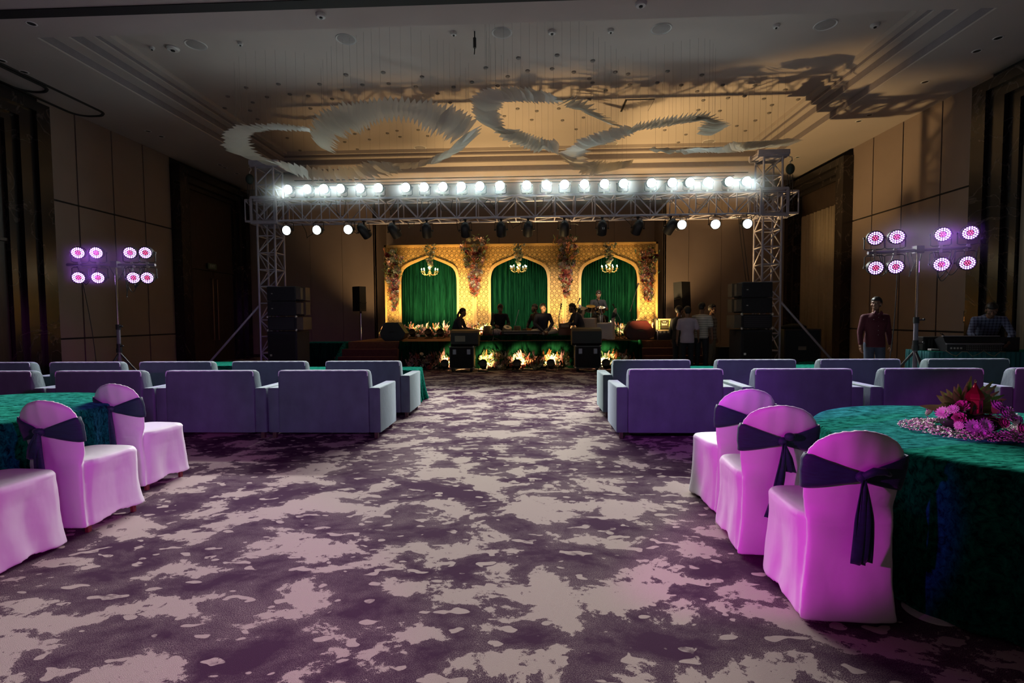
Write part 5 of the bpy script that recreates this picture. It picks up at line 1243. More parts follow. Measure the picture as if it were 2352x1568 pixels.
build(MB().rbox(-.58, .58, -.14, .14, .03, .13, .01, 1), 'body', BLACK, t); build(MB().box(-.5, .5, -.12, .0, .13, .14), 'keys', mat('piano_keys', (.6, .6, .55), .3), t); build(MB().box(-.5, .5, -.142, -.13, .06, .075), 'front_line', mat('grey_line', (.3, .3, .32), .4), t)
for s_ in (-1, 1): build(MB().tube([(.45*s_, -.1, 0), (.45*s_, -.1, .04)], .015, 6).tube([(.45*s_, .1, 0), (.45*s_, .1, .04)], .015, 6), 'foot', BLACK, t)
t = thing('harmonium', 'wooden harmonium box at the right end of the riser', 'harmonium', ipos(1306, 14.45, RZ))
HW = mat('harmonium_wood', (.13, .045, .022), .35, noise=.2, nscale=5)
build(MB().rbox(-.30, .28, -.16, .16, .0, .20, .01, 2), 'case', HW, t); build(MB().rbox(-.27, .05, -.13, .15, .20, .34, .01, 2), 'bellows_top', HW, t); build(MB().box(-.22, .0, -.135, -.128, .23, .31), 'name_board', mat('pale_board', (.35, .28, .22), .5), t)
build(MB().box(.07, .27, -.13, .06, .20, .215), 'keys', mat('piano_keys', (.6, .6, .55), .3), t)
t = thing('snack_packet', 'small orange packet standing on the riser', 'packet', ipos(1216, 14.6, RZ))
build(MB().loft([[(-.07, -.03, 0), (.07, -.03, 0), (.07, .03, 0), (-.07, .03, 0)], [(-.075, -.035, .1), (.075, -.035, .1), (.075, .035, .1), (-.075, .035, .1)], [(-.05, -.006, .2), (.05, -.006, .2), (.05, .006, .2), (-.05, .006, .2)]]), 'packet', mat('orange_packet', (.7, .28, .07), .5), t); build(MB().box(-.02, .03, -.045, -.034, .03, .08), 'green_patch', mat('green_patch', (.1, .3, .1), .5), t)
t = thing('low_table', 'low wooden table top beside the upright drum', 'table', ipos(1098, 14.6, SZ))
build(MB().rbox(-.22, .2, -.15, .15, .26, .30, .01, 1), 'tabletop', mat('pale_table_wood', (.45, .26, .12), .5), t)
for a in (-.18, .16):
    for b in (-.12, .12): build(MB().tube([(a, b, 0), (a, b, .26)], .015, 6), 'leg', BLACK, t)
def mic_stand(px, y, z, h, lab, boom=None, mic=True):
    t = thing('microphone_stand', lab, 'microphone stand', ipos(px, y, z))
    build(MB().tube([(0, 0, .05), (0, 0, h)], .011, 6), 'pole', BLACK, t)
    for k in range(3): build(MB().tube([(0, 0, .10), (.22*math.cos(k*2.1+.5), .22*math.sin(k*2.1+.5), .012)], .009, 5), 'leg', BLACK, t)
    e = Vector((0, 0, h))
    if boom: e2 = e+Vector(boom); build(MB().tube([e-Vector(boom)*.25, e2], .009, 6), 'boom', CHROME, t); e = e2; d = Vector(boom).normalized()
    else: d = Vector((0, -.3, .95)).normalized()
    if mic: build(MB().tube([e, e+d*.13], [.012, .018], 8).ball(e+d*.155, .028, 10, 8), 'microphone', BLACK, t, smooth=True)
mic_stand(1133, 14.05, SZ, .62, 'microphone stand at the stage edge before the curly-haired musician')
mic_stand(1183, 14.9, RZ, .30, 'short stand with a pale boom rising over the laced drums', (.12, 0, .45), False)
mic_stand(1228, 14.75, RZ, .5, 'thin microphone stand left of the man in the dark blue kurta')
mic_stand(1284, 14.9, RZ, .55, 'microphone stand at the lit pillar between middle and right arches', (.04, 0, .2))
mic_stand(1318, 15.6, RZ, .7, 'black microphone stand among the percussion, left side', (.12, 0, .25))
mic_stand(1388, 15.2, RZ-.14, .62, 'microphone stand with a long boom across the shiny metal drums', (-.16, 0, .42))
mic_stand(1450, 15.3, SZ, .95, 'tall microphone stand in front of the right green curtain', (.16, 0, .55))
mic_stand(1423, 14.7, SZ, .62, 'low microphone stand behind the white chair on the stage', (-.12, 0, .25))
def metal_drum(px, py, y, r, h, lab, tilt=.35):
    q = ony(px, py, y); t = thing('metal_drum', lab, 'drum', q, 0, 'shiny metal drums')
    R = Matrix.Rotation(tilt, 4, 'X')
    build(MB().lathe([(r, -h/2), (r*1.0, h/2)], seg=24).xf(R), 'shell', CHROME, t, smooth=30); build(MB().lathe([(.001, h/2+.004), (r*.98, h/2+.004)], seg=24).xf(R), 'skin', SKN, t)
    for z in (-h/2, h/2): build(MB().lathe([(r, z-.01), (r*1.06, z-.01), (r*1.06, z+.01), (r, z+.01)], seg=24).xf(R), 'hoop', CHROME, t, smooth=30)
    m = MB()
    for k in range(8): a = 2*PI*k/8; m.tube([(r*1.05*math.cos(a), r*1.05*math.sin(a), -h/2), (r*1.05*math.cos(a), r*1.05*math.sin(a), h/2)], .006, 4)
    build(m.xf(R), 'tension_rods', CHROME, t)
    build(MB().tube([(0, .02, -h/2), (0, .04, RZ+.02-q.z)], .013, 6), 'stand_pole', CHROME, t)
metal_drum(1316, 710, 15.5, .12, .13, 'small metal drum at the far left of the percussion set')
metal_drum(1336, 713, 15.4, .12, .14, 'metal drum second from the left of the percussion set', .5)
metal_drum(1357, 709, 15.4, .135, .15, 'largest shiny metal drum in the middle of the percussion set')
metal_drum(1380, 711, 15.4, .12, .13, 'shiny metal drum nearest the white chair')
metal_drum(1381, 731, 15.35, .11, .2, 'white-bodied drum under the shiny metal drums', .1)
m = MB()
rd = random.Random(3)
for i in range(10):
    x = rd.uniform(-1.3, 3.9); y = rd.uniform(13.98, 14.2) if x < 2 else rd.uniform(14, 14.8)
    pts = [(x+.12*k+.05*math.sin(k*1.3+i), y+.04*math.sin(k*1.7+i), SZ+.012) for k in range(8)]
    tag(build(MB().tube([q for q in pts if q[0] < 4.4], .008, 5), 'power_cable', BLACK, smooth=True), 'black cable snaking over the stage floor near its front edge', 'cable', 'cables on the stage floor')

# ================================================================== COVERED CHAIRS
def chair_cover(hem=.012, puckers=True, seed=1):
    """origin on the floor under the seat centre; the chair faces +y, its back toward -y"""
    m = MB(); N_ = 48
    def rr(w_, d, cy, z, e=5., pinch=0., lift=0.):
        ring = []
        for k in range(N_):
            a = 2*PI*k/N_; c, s_ = math.cos(a), math.sin(a)
            f = (abs(c)**e+abs(s_)**e)**(-1/e); p = 1-pinch*(abs(math.sin(2*a))*-1+1)
            ring.append((w_/2*c*f*p, cy+d/2*s_*f*p, z+lift*(1-abs(math.sin(2*a)))**2))
        return ring
    m.loft([rr(.425, .50, .03, hem, 9, .03, .028), rr(.412, .485, .025, .12, 8, .045), rr(.402, .465, .02, .25, 7, .045), rr(.402, .455, .02, .36, 6, .03), rr(.415, .45, .02, .43, 5), rr(.42, .45, .02, .465, 5), rr(.40, .43, .02, .485, 4.5), rr(.34, .37, .02, .492, 4)])
    rings = []
    for z, w_, th, cy, hx in ((hem, .415, .05, -.215, 0), (.2, .385, .05, -.205, 0), (.40, .365, .05, -.205, 0), (.47, .372, .05, -.208, 0), (.54, .385, .046, -.218, 0), (.62, .405, .042, -.232, 0), (.70, .425, .04, -.248, 0), (.765, .425, .04, -.262, 0), (.81, .395, .038, -.272, 0), (.85, .33, .036, -.281, 0), (.878, .24, .034, -.287, 0), (.895, .13, .028, -.291, 0), (.903, .04, .016, -.293, 0)):
        ring = []
        for k in range(N_):
            a = 2*PI*k/N_; c, s_ = math.cos(a), math.sin(a); e = 3.2; f = (abs(c)**e+abs(s_)**e)**(-1/e)
            ring.append((w_/2*c*f, cy+th/2*s_*f+.03*(c*f)**2*(1 if z > .5 else 0), z))
        rings.append(ring)
    m.loft(rings)
    return m
def sash_mesh(side_h=.165, zc_=.705, seed=1, tails=((-.01, .40, .075), (.03, .33, .05)), loop=1):
    """velvet band: wide round the sides, gathered into a knot at the rear centre"""
    m = MB(); n = 64; vs = []; J_ = 7
    def outline(a, z):
        # outer contour of the back at height z, a=angle
        zs = [.54, .62, .70, .765, .81]; W = [.385, .405, .425, .425, .395]; C = [-.218, -.232, -.248, -.262, -.272]
        z = max(.54, min(.81, z)); i = min(3, max(0, next((k for k in range(4) if z <= zs[k+1]), 3))); f = (z-zs[i])/(zs[i+1]-zs[i]); w_ = W[i]+(W[i+1]-W[i])*f; cy = C[i]+(C[i+1]-C[i])*f
        c, s_ = math.cos(a), math.sin(a); e = 3.2; g = (abs(c)**e+abs(s_)**e)**(-1/e)
        return ((w_/2+.009)*c*g, cy+(.02+.011)*s_*g+.03*(c*g)**2, z)
    for k in range(n):
        a = 2*PI*k/n-PI/2                                     # -pi/2 : rear centre
        x = min(1, abs(outline(a, zc_)[0])/.21) if math.sin(a) < 0 else 1
        h = side_h*(.2+.8*x**.9); zz = zc_-.012*(1-x)
        for j in range(J_):
            v = j/(J_-1)-.5; p = outline(a, zz+h*v); rip = .0025*math.sin(j*2.6+seed)
            fac = .006 if x < .25 else 0
            vs.append((p[0]*(1+rip), p[1]-(.004+fac*(1-x) if math.sin(a) < 0 else -.003)+rip, p[2]))
    fs = [(k*J_+j, ((k+1) % n)*J_+j, ((k+1) % n)*J_+j+1, k*J_+j+1) for k in range(n) for j in range(J_-1)]
    m.add(vs, fs); return m
def make_chair(seed=1, hem=.012, legs=False, knot=1):
    t = thing('banquet_chair', '', 'chair')
    o = build(chair_cover(hem), 'chair_cover', COVER, t); remesh(o, .0085, 5); o.data.materials.clear(); o.data.materials.append(COVER)
    me = o.data; rd = random.Random(seed)
    fold = [(rd.uniform(-1, 1), rd.uniform(2, 5), rd.uniform(0, 6)) for _ in range(5)]
    for v in me.vertices:
        x, y, z = v.co
        if z < .46: k = .004*math.sin((x*3+y*4)*fold[0][1]*2+z*9+fold[0][2])*(1-z/.46)+.003*math.sin((x-y)*16+z*14+fold[1][2]); v.co.x += k; v.co.y += k*.6
        elif z > .74: v.co.y += .0015*math.sin(x*60+fold[2][2])
    s_ = build(sash_mesh(seed=seed), 'sash', SASH, t, smooth=True); sd = s_.modifiers.new('t', 'SOLIDIFY'); sd.thickness = .005
    # knot and tails
    kz, ky = .70, -.293
    m = MB().ball((0, ky, kz), (.026, .02, .024), 12, 8)
    if knot == 1: m.tube([(0, ky-.01, kz+.005), (.04, ky-.02, kz+.03), (.085, ky-.015, kz+.03), (.11, ky-.01, kz+.012)], [.014, .018, .016, .008], 8)
    elif knot == 2: m.ball((.03, ky-.015, kz+.03), (.03, .022, .022), 10, 8)
    else: m.ball((-.012, ky-.006, kz+.006), (.034, .022, .02), 10, 8)
    kn = build(m, 'knot', SASH, t, smooth=True)
    tl = {1: ((-.035, .37, .05, .01), (.025, .36, .055, -.012)), 2: ((-.03, .42, .045, -.05), (.02, .16, .05, .02)), 3: ((-.03, .16, .06, -.03), (.012, .43, .055, .02)), 4: ((-.02, .34, .05, -.02), (.025, .33, .055, .01))}[knot]
    for dx, L, w_, sw in tl:
        vs = []; n = 12
        for i in range(n+1):
            u = i/n; ww = w_*(.45+.75*min(1, u*2.2)); z = kz-.01-L*u; y = max(-.40, ky-.018-.012*math.sin(u*3)) ; x = dx*u**.7*.8+sw*u*u
            for j in range(5): q = j/4-.5; vs.append((x+q*ww, y-.008*math.sin(q*9+u*2), z-.006*q))
        b = MB().add(vs, [(i*5+j, i*5+j+1, i*5+j+6, i*5+j+5) for i in range(n) for j in range(4)]); o = build(b, 'sash_tail', SASH, t, smooth=True); sd = o.modifiers.new('t', 'SOLIDIFY'); sd.thickness = .004
    for x in (-.15, .15):
        for y in (-.15, .20): build(MB().rbox(x-.014, x+.014, y-.014, y+.014, 0, .42, .003, 1), 'leg', REDWOOD, t)
    return t
def put_chair(t, x, y, rz, lab, g): t.location = (x, y, 0); t.rotation_euler = (0, 0, rz); WM[t.name] = Matrix.Translation((x, y, 0)) @ Matrix.Rotation(rz, 4, 'Z'); t['label'] = lab; t['group'] = g
CH = 'white covered chairs at the round tables'
put_chair(make_chair(1, .010, knot=1), 1.445, 2.50, -.06, 'white covered chair nearest the camera at the right table, dark sash tied behind', CH)
put_chair(make_chair(2, .012, knot=2), 1.42, 3.13, -.07, 'white covered chair with a top-knotted sash, middle one of three at the right table', CH)
put_chair(make_chair(3, .012, knot=4), 1.47, 3.78, .10, 'white covered chair farthest from the camera at the right table', CH)
put_chair(make_chair(4, .055, knot=3), -3.10, 3.31, -.06, 'white covered chair with magenta-lit side, middle one of three at the left table', CH)
put_chair(make_chair(5, .055, knot=4), -3.33, 4.12, -.10, 'white covered chair farthest from the camera at the left table', CH)
put_chair(make_chair(6, .012, knot=1), -3.13, 2.72, -.05, 'white covered chair cut by the left edge of the view, only its seat showing', CH)
# the white chair on the stage, seen from its side
q = ony(1393, 775, 14.35)
put_chair(make_chair(7, .01, knot=4), q.x, 14.45, 1.25, 'white covered chair with a green sash standing on the stage', 'chairs on the stage')
bpy.context.view_layer.update()
[o for o in bpy.data.objects if o.name.startswith('banquet_chair')][-1].location.z = SZ
c = make_chair(8, .01, knot=4); put_chair(c, ony(1352, 775, 15.3).x, 15.3, -1.9, 'white covered chair half hidden behind the harmonium player', 'chairs on the stage'); c.location.z = RZ

# ================================================================== ROUND TABLES
def round_table(cx, cy, r, lab, clab, seed, drop=.0):
    t = thing('round_table', lab, 'table', (cx, cy, 0))
    build(MB().lathe([(.01, .70), (r-.02, .70), (r-.02, .735), (.01, .735)], seg=64), 'tabletop', mat('plywood', (.3, .2, .1), .6), t, smooth=30)
    for k in range(4):
        a = PI/4+k*PI/2; build(MB().tube([(.6*r*math.cos(a), .6*r*math.sin(a), 0), (.6*r*math.cos(a), .6*r*math.sin(a), .70)], .018), 'leg', BLACK, t, smooth=40)
    m = MB(); rd = random.Random(seed); n = 160; prof = [(.0, .745), (.35, .746), (.7, .745), (.93, .744), (.985, .740), (1.0, .728), (1.008, .68), (1.01, .45), (1.015, .2), (1.03, .012)]
    rings = []; ph = rd.uniform(0, 6)
    for q, z in prof[1:]:
        ring = []
        k = 0 if z > .73 else min(1, (.73-z)/.3)
        for i in range(n):
            a = 2*PI*i/n; f = (.5+.5*math.sin(17*a+ph+1.2*math.sin(3*a)))*.6+.4*math.sin(29*a+2*ph)
            rr_ = r*q+k*.035*f-.01*k; ring.append((rr_*math.cos(a), rr_*math.sin(a), z+(.0025*math.sin(5*a+q*9) if z > .74 else 0)))
        rings.append(ring)
    m.loft(rings, cap0=True, cap1=False)
    o = build(m, 'tablecloth', TEAL, smooth=50); o.location = (cx, cy, 0); sd = o.modifiers.new('t', 'SOLIDIFY'); sd.thickness = .003
    tag(o, clab, 'tablecloth')
round_table(2.62, 2.86, .92, 'round banquet table at the right under the teal velvet cloth', 'teal velvet cloth draped over the right round table', 1)
round_table(-4.28, 3.52, .95, 'round banquet table at the left edge under the teal velvet cloth', 'teal velvet cloth draped over the left round table', 2)
t = thing('table_foot_disc', 'pale round foot peeping out under the right tablecloth by the nearest chair', 'table foot', (1.87, 2.38, 0))
build(MB().lathe([(.0, .012), (.09, .012), (.11, .004), (.11, 0)], seg=32), 'disc', COVER, t, smooth=30)
# centrepiece
CX, CY, CZ = 2.46, 2.90, .752
cp = thing('flower_centrepiece', 'low flower centrepiece with a red lantern on the right round table', 'centrepiece', (CX, CY, CZ))
GRN = mat('long_leaf_green', (.17, .27, .05), .5, noise=.3); FOAM = mat('dark_moss', (.012, .018, .01), .9)
build(MB().ball((0, 0, .045), (.145, .125, .055), 18, 10), 'moss_base', FOAM, cp, smooth=True)
rd = random.Random(4); m = MB()
for i in range(26):
    a = -.15+PI*1.1*i/25+rd.uniform(-.1, .1); leaf(m, (.03*math.cos(a), .03, .10), (math.cos(a)*1.0, rd.uniform(-.5, .3), .35+math.sin(a)*.95), rd.uniform(.15, .215), .042, up=Vector((0, 1, .2)), bend=.12)
for i in range(40):
    a = 2*PI*i/28; leaf(m, (.03*math.cos(a), .03*math.sin(a), .08), (math.cos(a), math.sin(a), rd.uniform(.15, .7)), rd.uniform(.10, .15), .028, bend=.25)
build(m, 'pointed_leaves', GRN, cp, smooth=True)
def put_bloom(kind, col, p, s_, d, nm='blossom'):
    o = bpy.data.objects.new(nm, bloom(kind, col)); COL.objects.link(o); o.parent = cp; o.matrix_local = Matrix.Translation(p) @ frame_rot(d) @ Matrix.Diagonal((s_, s_, s_, 1))
FCOL.update(lilac=(.62, .45, .62), rosepink=(.65, .22, .35))
for kind, col, p, s_, d in [('rose', 'rosepink', (-.085, -.05, .145), .05, (-.6, -.5, .6)), ('rose', 'rosepink', (-.125, -.08, .085), .05, (-.7, -.7, .3)), ('daisy', 'white', (-.16, -.02, .10), .085, (-.8, -.3, .5)), ('daisy', 'lilac', (-.10, -.14, .045), .095, (-.3, -1, .4)), ('daisy', 'lilac', (-.05, -.15, .055), .095, (.1, -1, .4)), ('daisy', 'lilac', (-.08, -.16, .02), .08, (-.1, -1, .1)),
                            ('rose', 'lilac', (.10, -.04, .145), .055, (.5, -.6, .6)), ('rose', 'lilac', (.14, -.06, .11), .06, (.8, -.5, .4)), ('rose', 'lilac', (.18, -.05, .075), .06, (.9, -.5, .3)), ('rose', 'rosepink', (.15, -.13, .04), .05, (.5, -.9, .1)), ('daisy', 'lilac', (.2, -.09, .03), .075, (.8, -.7, .2)), ('daisy', 'lilac', (.22, -.02, .05), .07, (.9, -.2, .4)),
                            ('daisy', 'white', (-.12, .12, .08), .08, (-.4, .8, .4)), ('rose', 'lilac', (.06, .13, .08), .055, (.3, .8, .5)), ('rose', 'rosepink', (-.03, .14, .07), .05, (0, 1, .4)), ('daisy', 'white', (-.06, -.04, .13), .04, (-.3, -.7, .7)), ('daisy', 'white', (-.15, -.07, .13), .06, (-.7, -.5, .6)), ('daisy', 'white', (-.15, -.11, .05), .05, (-.8, -.7, .2)), ('daisy', 'lilac', (.17, -.10, .08), .07, (.7, -.7, .3)), ('rose', 'lilac', (.10, -.09, .11), .05, (.4, -.8, .5)), ('rose', 'rosepink', (.06, -.13, .07), .045, (.2, -1, .3)), ('daisy', 'lilac', (.25, -.06, .02), .06, (.9, -.5, .3))]: put_bloom(kind, col, p, s_, d)
m = MB()
for i in range(130):
    a = rd.uniform(0, 2*PI); r = rd.uniform(.12, .2); p = Vector((r*math.cos(a), r*math.sin(a)*.85, rd.uniform(.04, .12))); m.ball(p, rd.uniform(.003, .0055), 6, 4)
build(m, 'statice_buds', mat('violet_buds', (.16, .05, .2), .6), cp)
m = MB()
for i in range(2400):
    a = rd.uniform(0, 2*PI); r = .17+.15*rd.random()**1.5; p = Vector((r*math.cos(a)*1.05, r*math.sin(a)*.92, rd.uniform(.003, .022)*(1.45-(r-.17)/.15)))
    R = Matrix.Rotation(rd.uniform(0, 6), 3, 'Z') @ Matrix.Rotation(rd.uniform(-1, 1), 3, 'X'); s_ = rd.uniform(.006, .0105)
    m.add([p+R @ Vector(v)*s_ for v in ((-1, 0, 0), (0, -.7, .3), (1, 0, 0), (0, .7, .3), (0, 0, -.4))], [(0, 1, 2, 3), (0, 4, 1), (1, 4, 2), (2, 4, 3), (3, 4, 0)])
tag(build(m, 'petals', mat('jasmine_petals', (.70, .62, .58), .6), cp, smooth=True), None, None, kind='stuff')
ln = thing('candle_lantern', 'small red metal lantern with pointed roof standing in the flower centrepiece', 'lantern', (CX+.005, CY-.02, CZ+.075), .35)
RM = mat('red_metal', (.42, .015, .05), .28, metal=.6)
hexr = lambda r, z, o=0: [(r*math.cos(PI*k/3+o), r*math.sin(PI*k/3+o), z) for k in range(6)]
build(MB().loft([hexr(.04, 0), hexr(.04, .012), hexr(.034, .018), hexr(.034, .10), hexr(.040, .105), hexr(.040, .115)]), 'body', RM, ln)
build(MB().loft([hexr(.040, .115), hexr(.034, .135), hexr(.018, .160), hexr(.006, .185), hexr(.004, .195)]), 'roof', RM, ln)
build(MB().tube([(0.008*math.cos(a), 0, .203+.008*math.sin(a)) for a in [k*PI/4 for k in range(8)]], .002, 5, closed=True), 'ring', BRASS, ln)
m = MB()
for k in range(6):
    R = Matrix.Rotation(PI*k/3+PI/6, 4, 'Z'); w_ = MB().poly([(-.008, .025), (.008, .025), (.008, .06), (.004, .072), (0, .08), (-.004, .072), (-.008, .06)], (-.0315, -.0285)).xf(R @ Matrix.Rotation(PI/2, 4, 'Z')); m.add(w_.v, w_.f)
build(m, 'arched_window', mat('lantern_glass', (.03, .005, .008), .2), ln)

# ================================================================== SOFAS
def make_sofa():
    """origin: floor, rear left corner of the body (seen from behind); width 1.34, depth .72, faces +y"""
    t = thing('velvet_sofa', '', 'sofa'); W_, D_, A_ = 1.34, .70, .135; zb = .075
    top = lambda e: (e.verts[0].co.z > .3 and e.verts[1].co.z > .3) or abs(e.verts[0].co.z-e.verts[1].co.z) > .1
    for s_, x0, x1 in ((0, .002, A_), (1, W_-A_, W_-.002)):
        build(MB().rbox(x0, x1, .012, D_, zb, .60, .016, 3, top), 'armrest', VELVET, t, smooth=40)
        # seam wrinkles on the outer side stay in the material
    b0, b1 = A_+.004, W_-A_-.004
    m = MB()
    prof = [(0, zb), (0, .765), (.006, .787), (.022, .803), (.045, .808), (.09, .806), (.125, .79), (.145, .76), (.175, .60), (.20, .40), (.20, zb)]
    cor = .045; rings = []
    for x, sh in ((b0, .03), (b0+.004, .012), (b0+.018, .002), (b0+cor, 0), (b1-cor, 0), (b1-.018, .002), (b1-.004, .012), (b1, .03)):
        rings.append([(x, y+(.0 if z < .1 else 0)+min(sh*.2, .004), z-(sh if z > .7 else 0)) for y, z in prof])
    build(m.loft(rings), 'backrest', VELVET, t, smooth=50)
    pts = []; n = 60
    for i in range(n+1):
        x = b0+.02+(b1-b0-.04)*i/n; pts.append((x, .006, .800+.003*abs(math.sin(i*PI/7.5))))
    pts = [(b0+.004, .005, .74), (b0+.005, .006, .775), (b0+.010, .006, .792)]+pts+[(b1-.010, .006, .792), (b1-.005, .006, .775), (b1-.004, .005, .74)]
    build(MB().tube(pts, .006, 6), 'piping', PIPING, t, smooth=True)
    build(MB().rbox(b0, b1, .20, D_-.01, .24, .42, .03, 3), 'seat_cushion', VELVET, t, smooth=40)
    build(MB().rbox(b0, b1, .02, D_-.02, zb, .24, .01, 2), 'base', VELVET, t, smooth=40)
    for x in (.06, W_-.06):
        for y in (.05, D_-.06): build(MB().rbox(x-.022, x+.022, y-.022, y+.022, 0, zb+.005, .004, 1), 'leg', WOODLEG, t)
    return t
SOFA = make_sofa()
def rowlab(k, n, side, row): return '%s from the aisle in the %s row, %s side' % (ORD[k], row, side)
for k, x in enumerate((-3.12, -4.48, -5.84, -7.2, -8.56)): place(SOFA, (x, 5.72+.0*k, 0), 0, 'grey teal velvet sofa, '+rowlab(k, 4, 'left', 'nearer'), 'sofas in rows facing the stage')
for k, x in enumerate((-3.08, -4.44, -5.81, -7.16, -8.52)): place(SOFA, (x, 6.97, 0), 0, 'grey teal velvet sofa, '+rowlab(k, 4, 'left', 'farther'), 'sofas in rows facing the stage')
for k, x in enumerate((.96, 2.38, 3.80, 5.21, 6.63)): place(SOFA, (x, 5.75, 0), -.01 if k else 0, 'violet-lit velvet sofa, '+rowlab(k, 4, 'right', 'nearer'), 'sofas in rows facing the stage')
for k, x in enumerate((.98, 2.41, 3.80, 5.23, 6.66)): place(SOFA, (x, 7.0, 0), 0, 'violet-lit velvet sofa, '+rowlab(k, 4, 'right', 'farther'), 'sofas in rows facing the stage')
# low tables under teal cloth before the farther sofas
def low_table(x0, x1, y0, y1, z, lab):
    t = thing('low_table', lab, 'table', ((x0+x1)/2, (y0+y1)/2, 0)); w_, d = (x1-x0)/2, (y1-y0)/2
    build(MB().rbox(-w_+.02, w_-.02, -d+.02, d-.02, z-.05, z-.02, .01, 1), 'tabletop', BLACK, t)
    for a in (-w_+.08, w_-.08):
        for b in (-d+.08, d-.08): build(MB().tube([(a, b, 0), (a, b, z-.05)], .02, 6), 'leg', BLACK, t)
    m = MB(); rings = []; n = 96
    for q, zz in ((.3, z), (.97, z-.001), (1., z-.012), (1.01, z*.6), (1.04, z*.25), (1.08, .012)):
        ring = []
        for i in range(n):
            a = 2*PI*i/n; c, s_ = math.cos(a), math.sin(a); f = (abs(c)**9+abs(s_)**9)**(-1/9); k = (1-zz/z)
            g = 1+k*.05*math.sin(13*a)+k*.12*abs(math.sin(2*a))**3; ring.append((w_*c*f*q*g, d*s_*f*q*g, zz))
        rings.append(ring)
    m.loft(rings, cap1=False); o = build(m, 'cloth', TEAL, t, smooth=50)
low_table(-2.75, -1.92, 8.1, 8.7, .56, 'low table under green cloth ahead of the sofa at the left side of the aisle')
low_table(-4.4, -3.4, 8.2, 8.75, .56, 'low cloth-covered table seen between the first and second farther left sofas')
low_table(-6.6, -5.35, 9.0, 9.9, .56, 'long low violet-lit table seen between the second and third farther left sofas')
low_table(2.1, 3.1, 8.1, 8.7, .56, 'low cloth-covered table seen between the first and second farther right sofas')
low_table(4.1, 5.1, 8.3, 8.9, .56, 'low violet-lit table seen between the second and third farther right sofas')
t = thing('cloth_bundle', 'crumpled heap of teal cloth on the floor beyond the right sofas', 'cloth', (6.3, 11.6, 0))
m = MB(); vs = []
for i in range(13):
    for j in range(25):
        u, v = i/12*PI/2, j/24*2*PI; r = 1+.12*math.sin(5*v+3*u)+.07*math.sin(11*v); vs.append((.62*math.sin(u)*math.cos(v)*r, .4*math.sin(u)*math.sin(v)*r, .02+.32*math.cos(u)*(1+.1*math.sin(7*v))))
build(m.add(vs, [(i*25+j, i*25+j+1, (i+1)*25+j+1, (i+1)*25+j) for i in range(12) for j in range(24)]), 'cloth', TEAL, t, smooth=True)

# ================================================================== SOUND DESK
t = thing('desk_table', 'long table with a gathered teal skirt at the right wall holding the mixing desk', 'table', (7.92, 9.15, 0), -.12)
build(MB().box(-1.0, 1.0, -.35, .35, .74, .77), 'tabletop', TEAL, t)
for a in (-.9, .9):
    for b in (-.3, .3): build(MB().tube([(a, b, 0), (a, b, .74)], .02, 6), 'leg', BLACK, t)
m = MB(); n = 240; vs = []
per = [(-1.0, .35), (-1.0, -.35), (1.0, -.35), (1.0, .35)]
seg_ = [.7, 2.0, .7]; tot = sum(seg_)
for i in range(n+1):
    q = i/n*tot
    for k, L in enumerate(seg_):
        if q <= L or k == 2: break
        q -= L
    a, b = Vector(per[k]), Vector(per[k+1]); d = (b-a).normalized(); nrm = Vector((d.y, -d.x)); p = a+d*min(q, L); w_ = .012*math.sin(i*1.25)+.008*math.sin(i*.47)
    for z, kk in ((.772, .2), (.70, .8), (.012, 1.6)): vs.append((p.x+nrm.x*(.012+w_*kk), p.y+nrm.y*(.012+w_*kk), z))
m.add(vs, [(i*3+j, i*3+3+j, i*3+4+j, i*3+1+j) for i in range(n) for j in (0, 1)])
build(m, 'gathered_skirt', mat('teal_skirt', (.02, .16, .18), .7, sheen=.4), t, smooth=True)
# mixing desk seen from its rear
q = ony(2238, 800, 8.45)
t = thing('mixing_desk', 'black audio mixing desk seen from the rear on the skirted table', 'mixing desk', (7.54, 9.1, .775), -.12)
prof = [(-.30, 0), (-.30, .13), (-.24, .165), (-.20, .24), (-.17, .26), (-.10, .25), (.28, .10), (.30, 0)]
build(MB().poly(prof, (-.42, .42), 'x'), 'body', mat('console_black', (.02, .02, .024), .35), t)
build(MB().box(-.43, .43, -.215, -.165, .255, .268).box(-.43, .43, -.31, -.27, .125, .14), 'edge_trim', mat('console_trim', (.35, .33, .38), .3, metal=.6), t)
m = MB()
for i in range(20):
    for j in range(3): m.ball((-.12+.027*i, -.302, .035+.032*j), .006, 6, 4)
for i in range(4): m.cbox((-.36+.05*i, -.303, .06), (.03, .008, .03))
build(m, 'connectors', STEEL, t)
m = MB()
for i in range(16): m.cbox((-.36+.048*i, .02, .215), (.012, .03, .02))
build(m, 'faders', STEEL, t)
t = thing('rack_unit', 'plain black amplifier box behind the mixing desk', 'amplifier', (7.2, 9.32, .775), -.12)
build(MB().rbox(-.22, .28, -.12, .14, 0, .24, .008, 1), 'case', BLACK, t); build(MB().box(-.18, .24, -.128, -.12, .03, .2), 'front_panel', GRILLE, t)
t = thing('tablet_holder', 'tilted black tablet on top of the amplifier box', 'tablet', (7.37, 9.26, 1.015), -.12)
build(MB().rbox(-.10, .12, -.01, .008, 0, .012, .003, 1).xf(Matrix.Rotation(.6, 4, 'Y')), 'tablet', BLACK, t); build(MB().tube([(0, 0, 0), (-.05, 0, .06)], .008), 'arm', BLACK, t)
t = thing('wireless_receiver', 'small white wireless box with thin antennas at the left end of the sound table', 'receiver', (7.08, 9.1, .775), -.1)
build(MB().rbox(-.09, .09, -.05, .05, 0, .035, .006, 1), 'case', mat('dirty_white', (.5, .45, .48), .5), t)
for x in (-.08, -.03, .07): build(MB().tube([(x, .04, .03), (x+.01, .04, .20)], .0035, 5), 'antenna', BLACK, t)
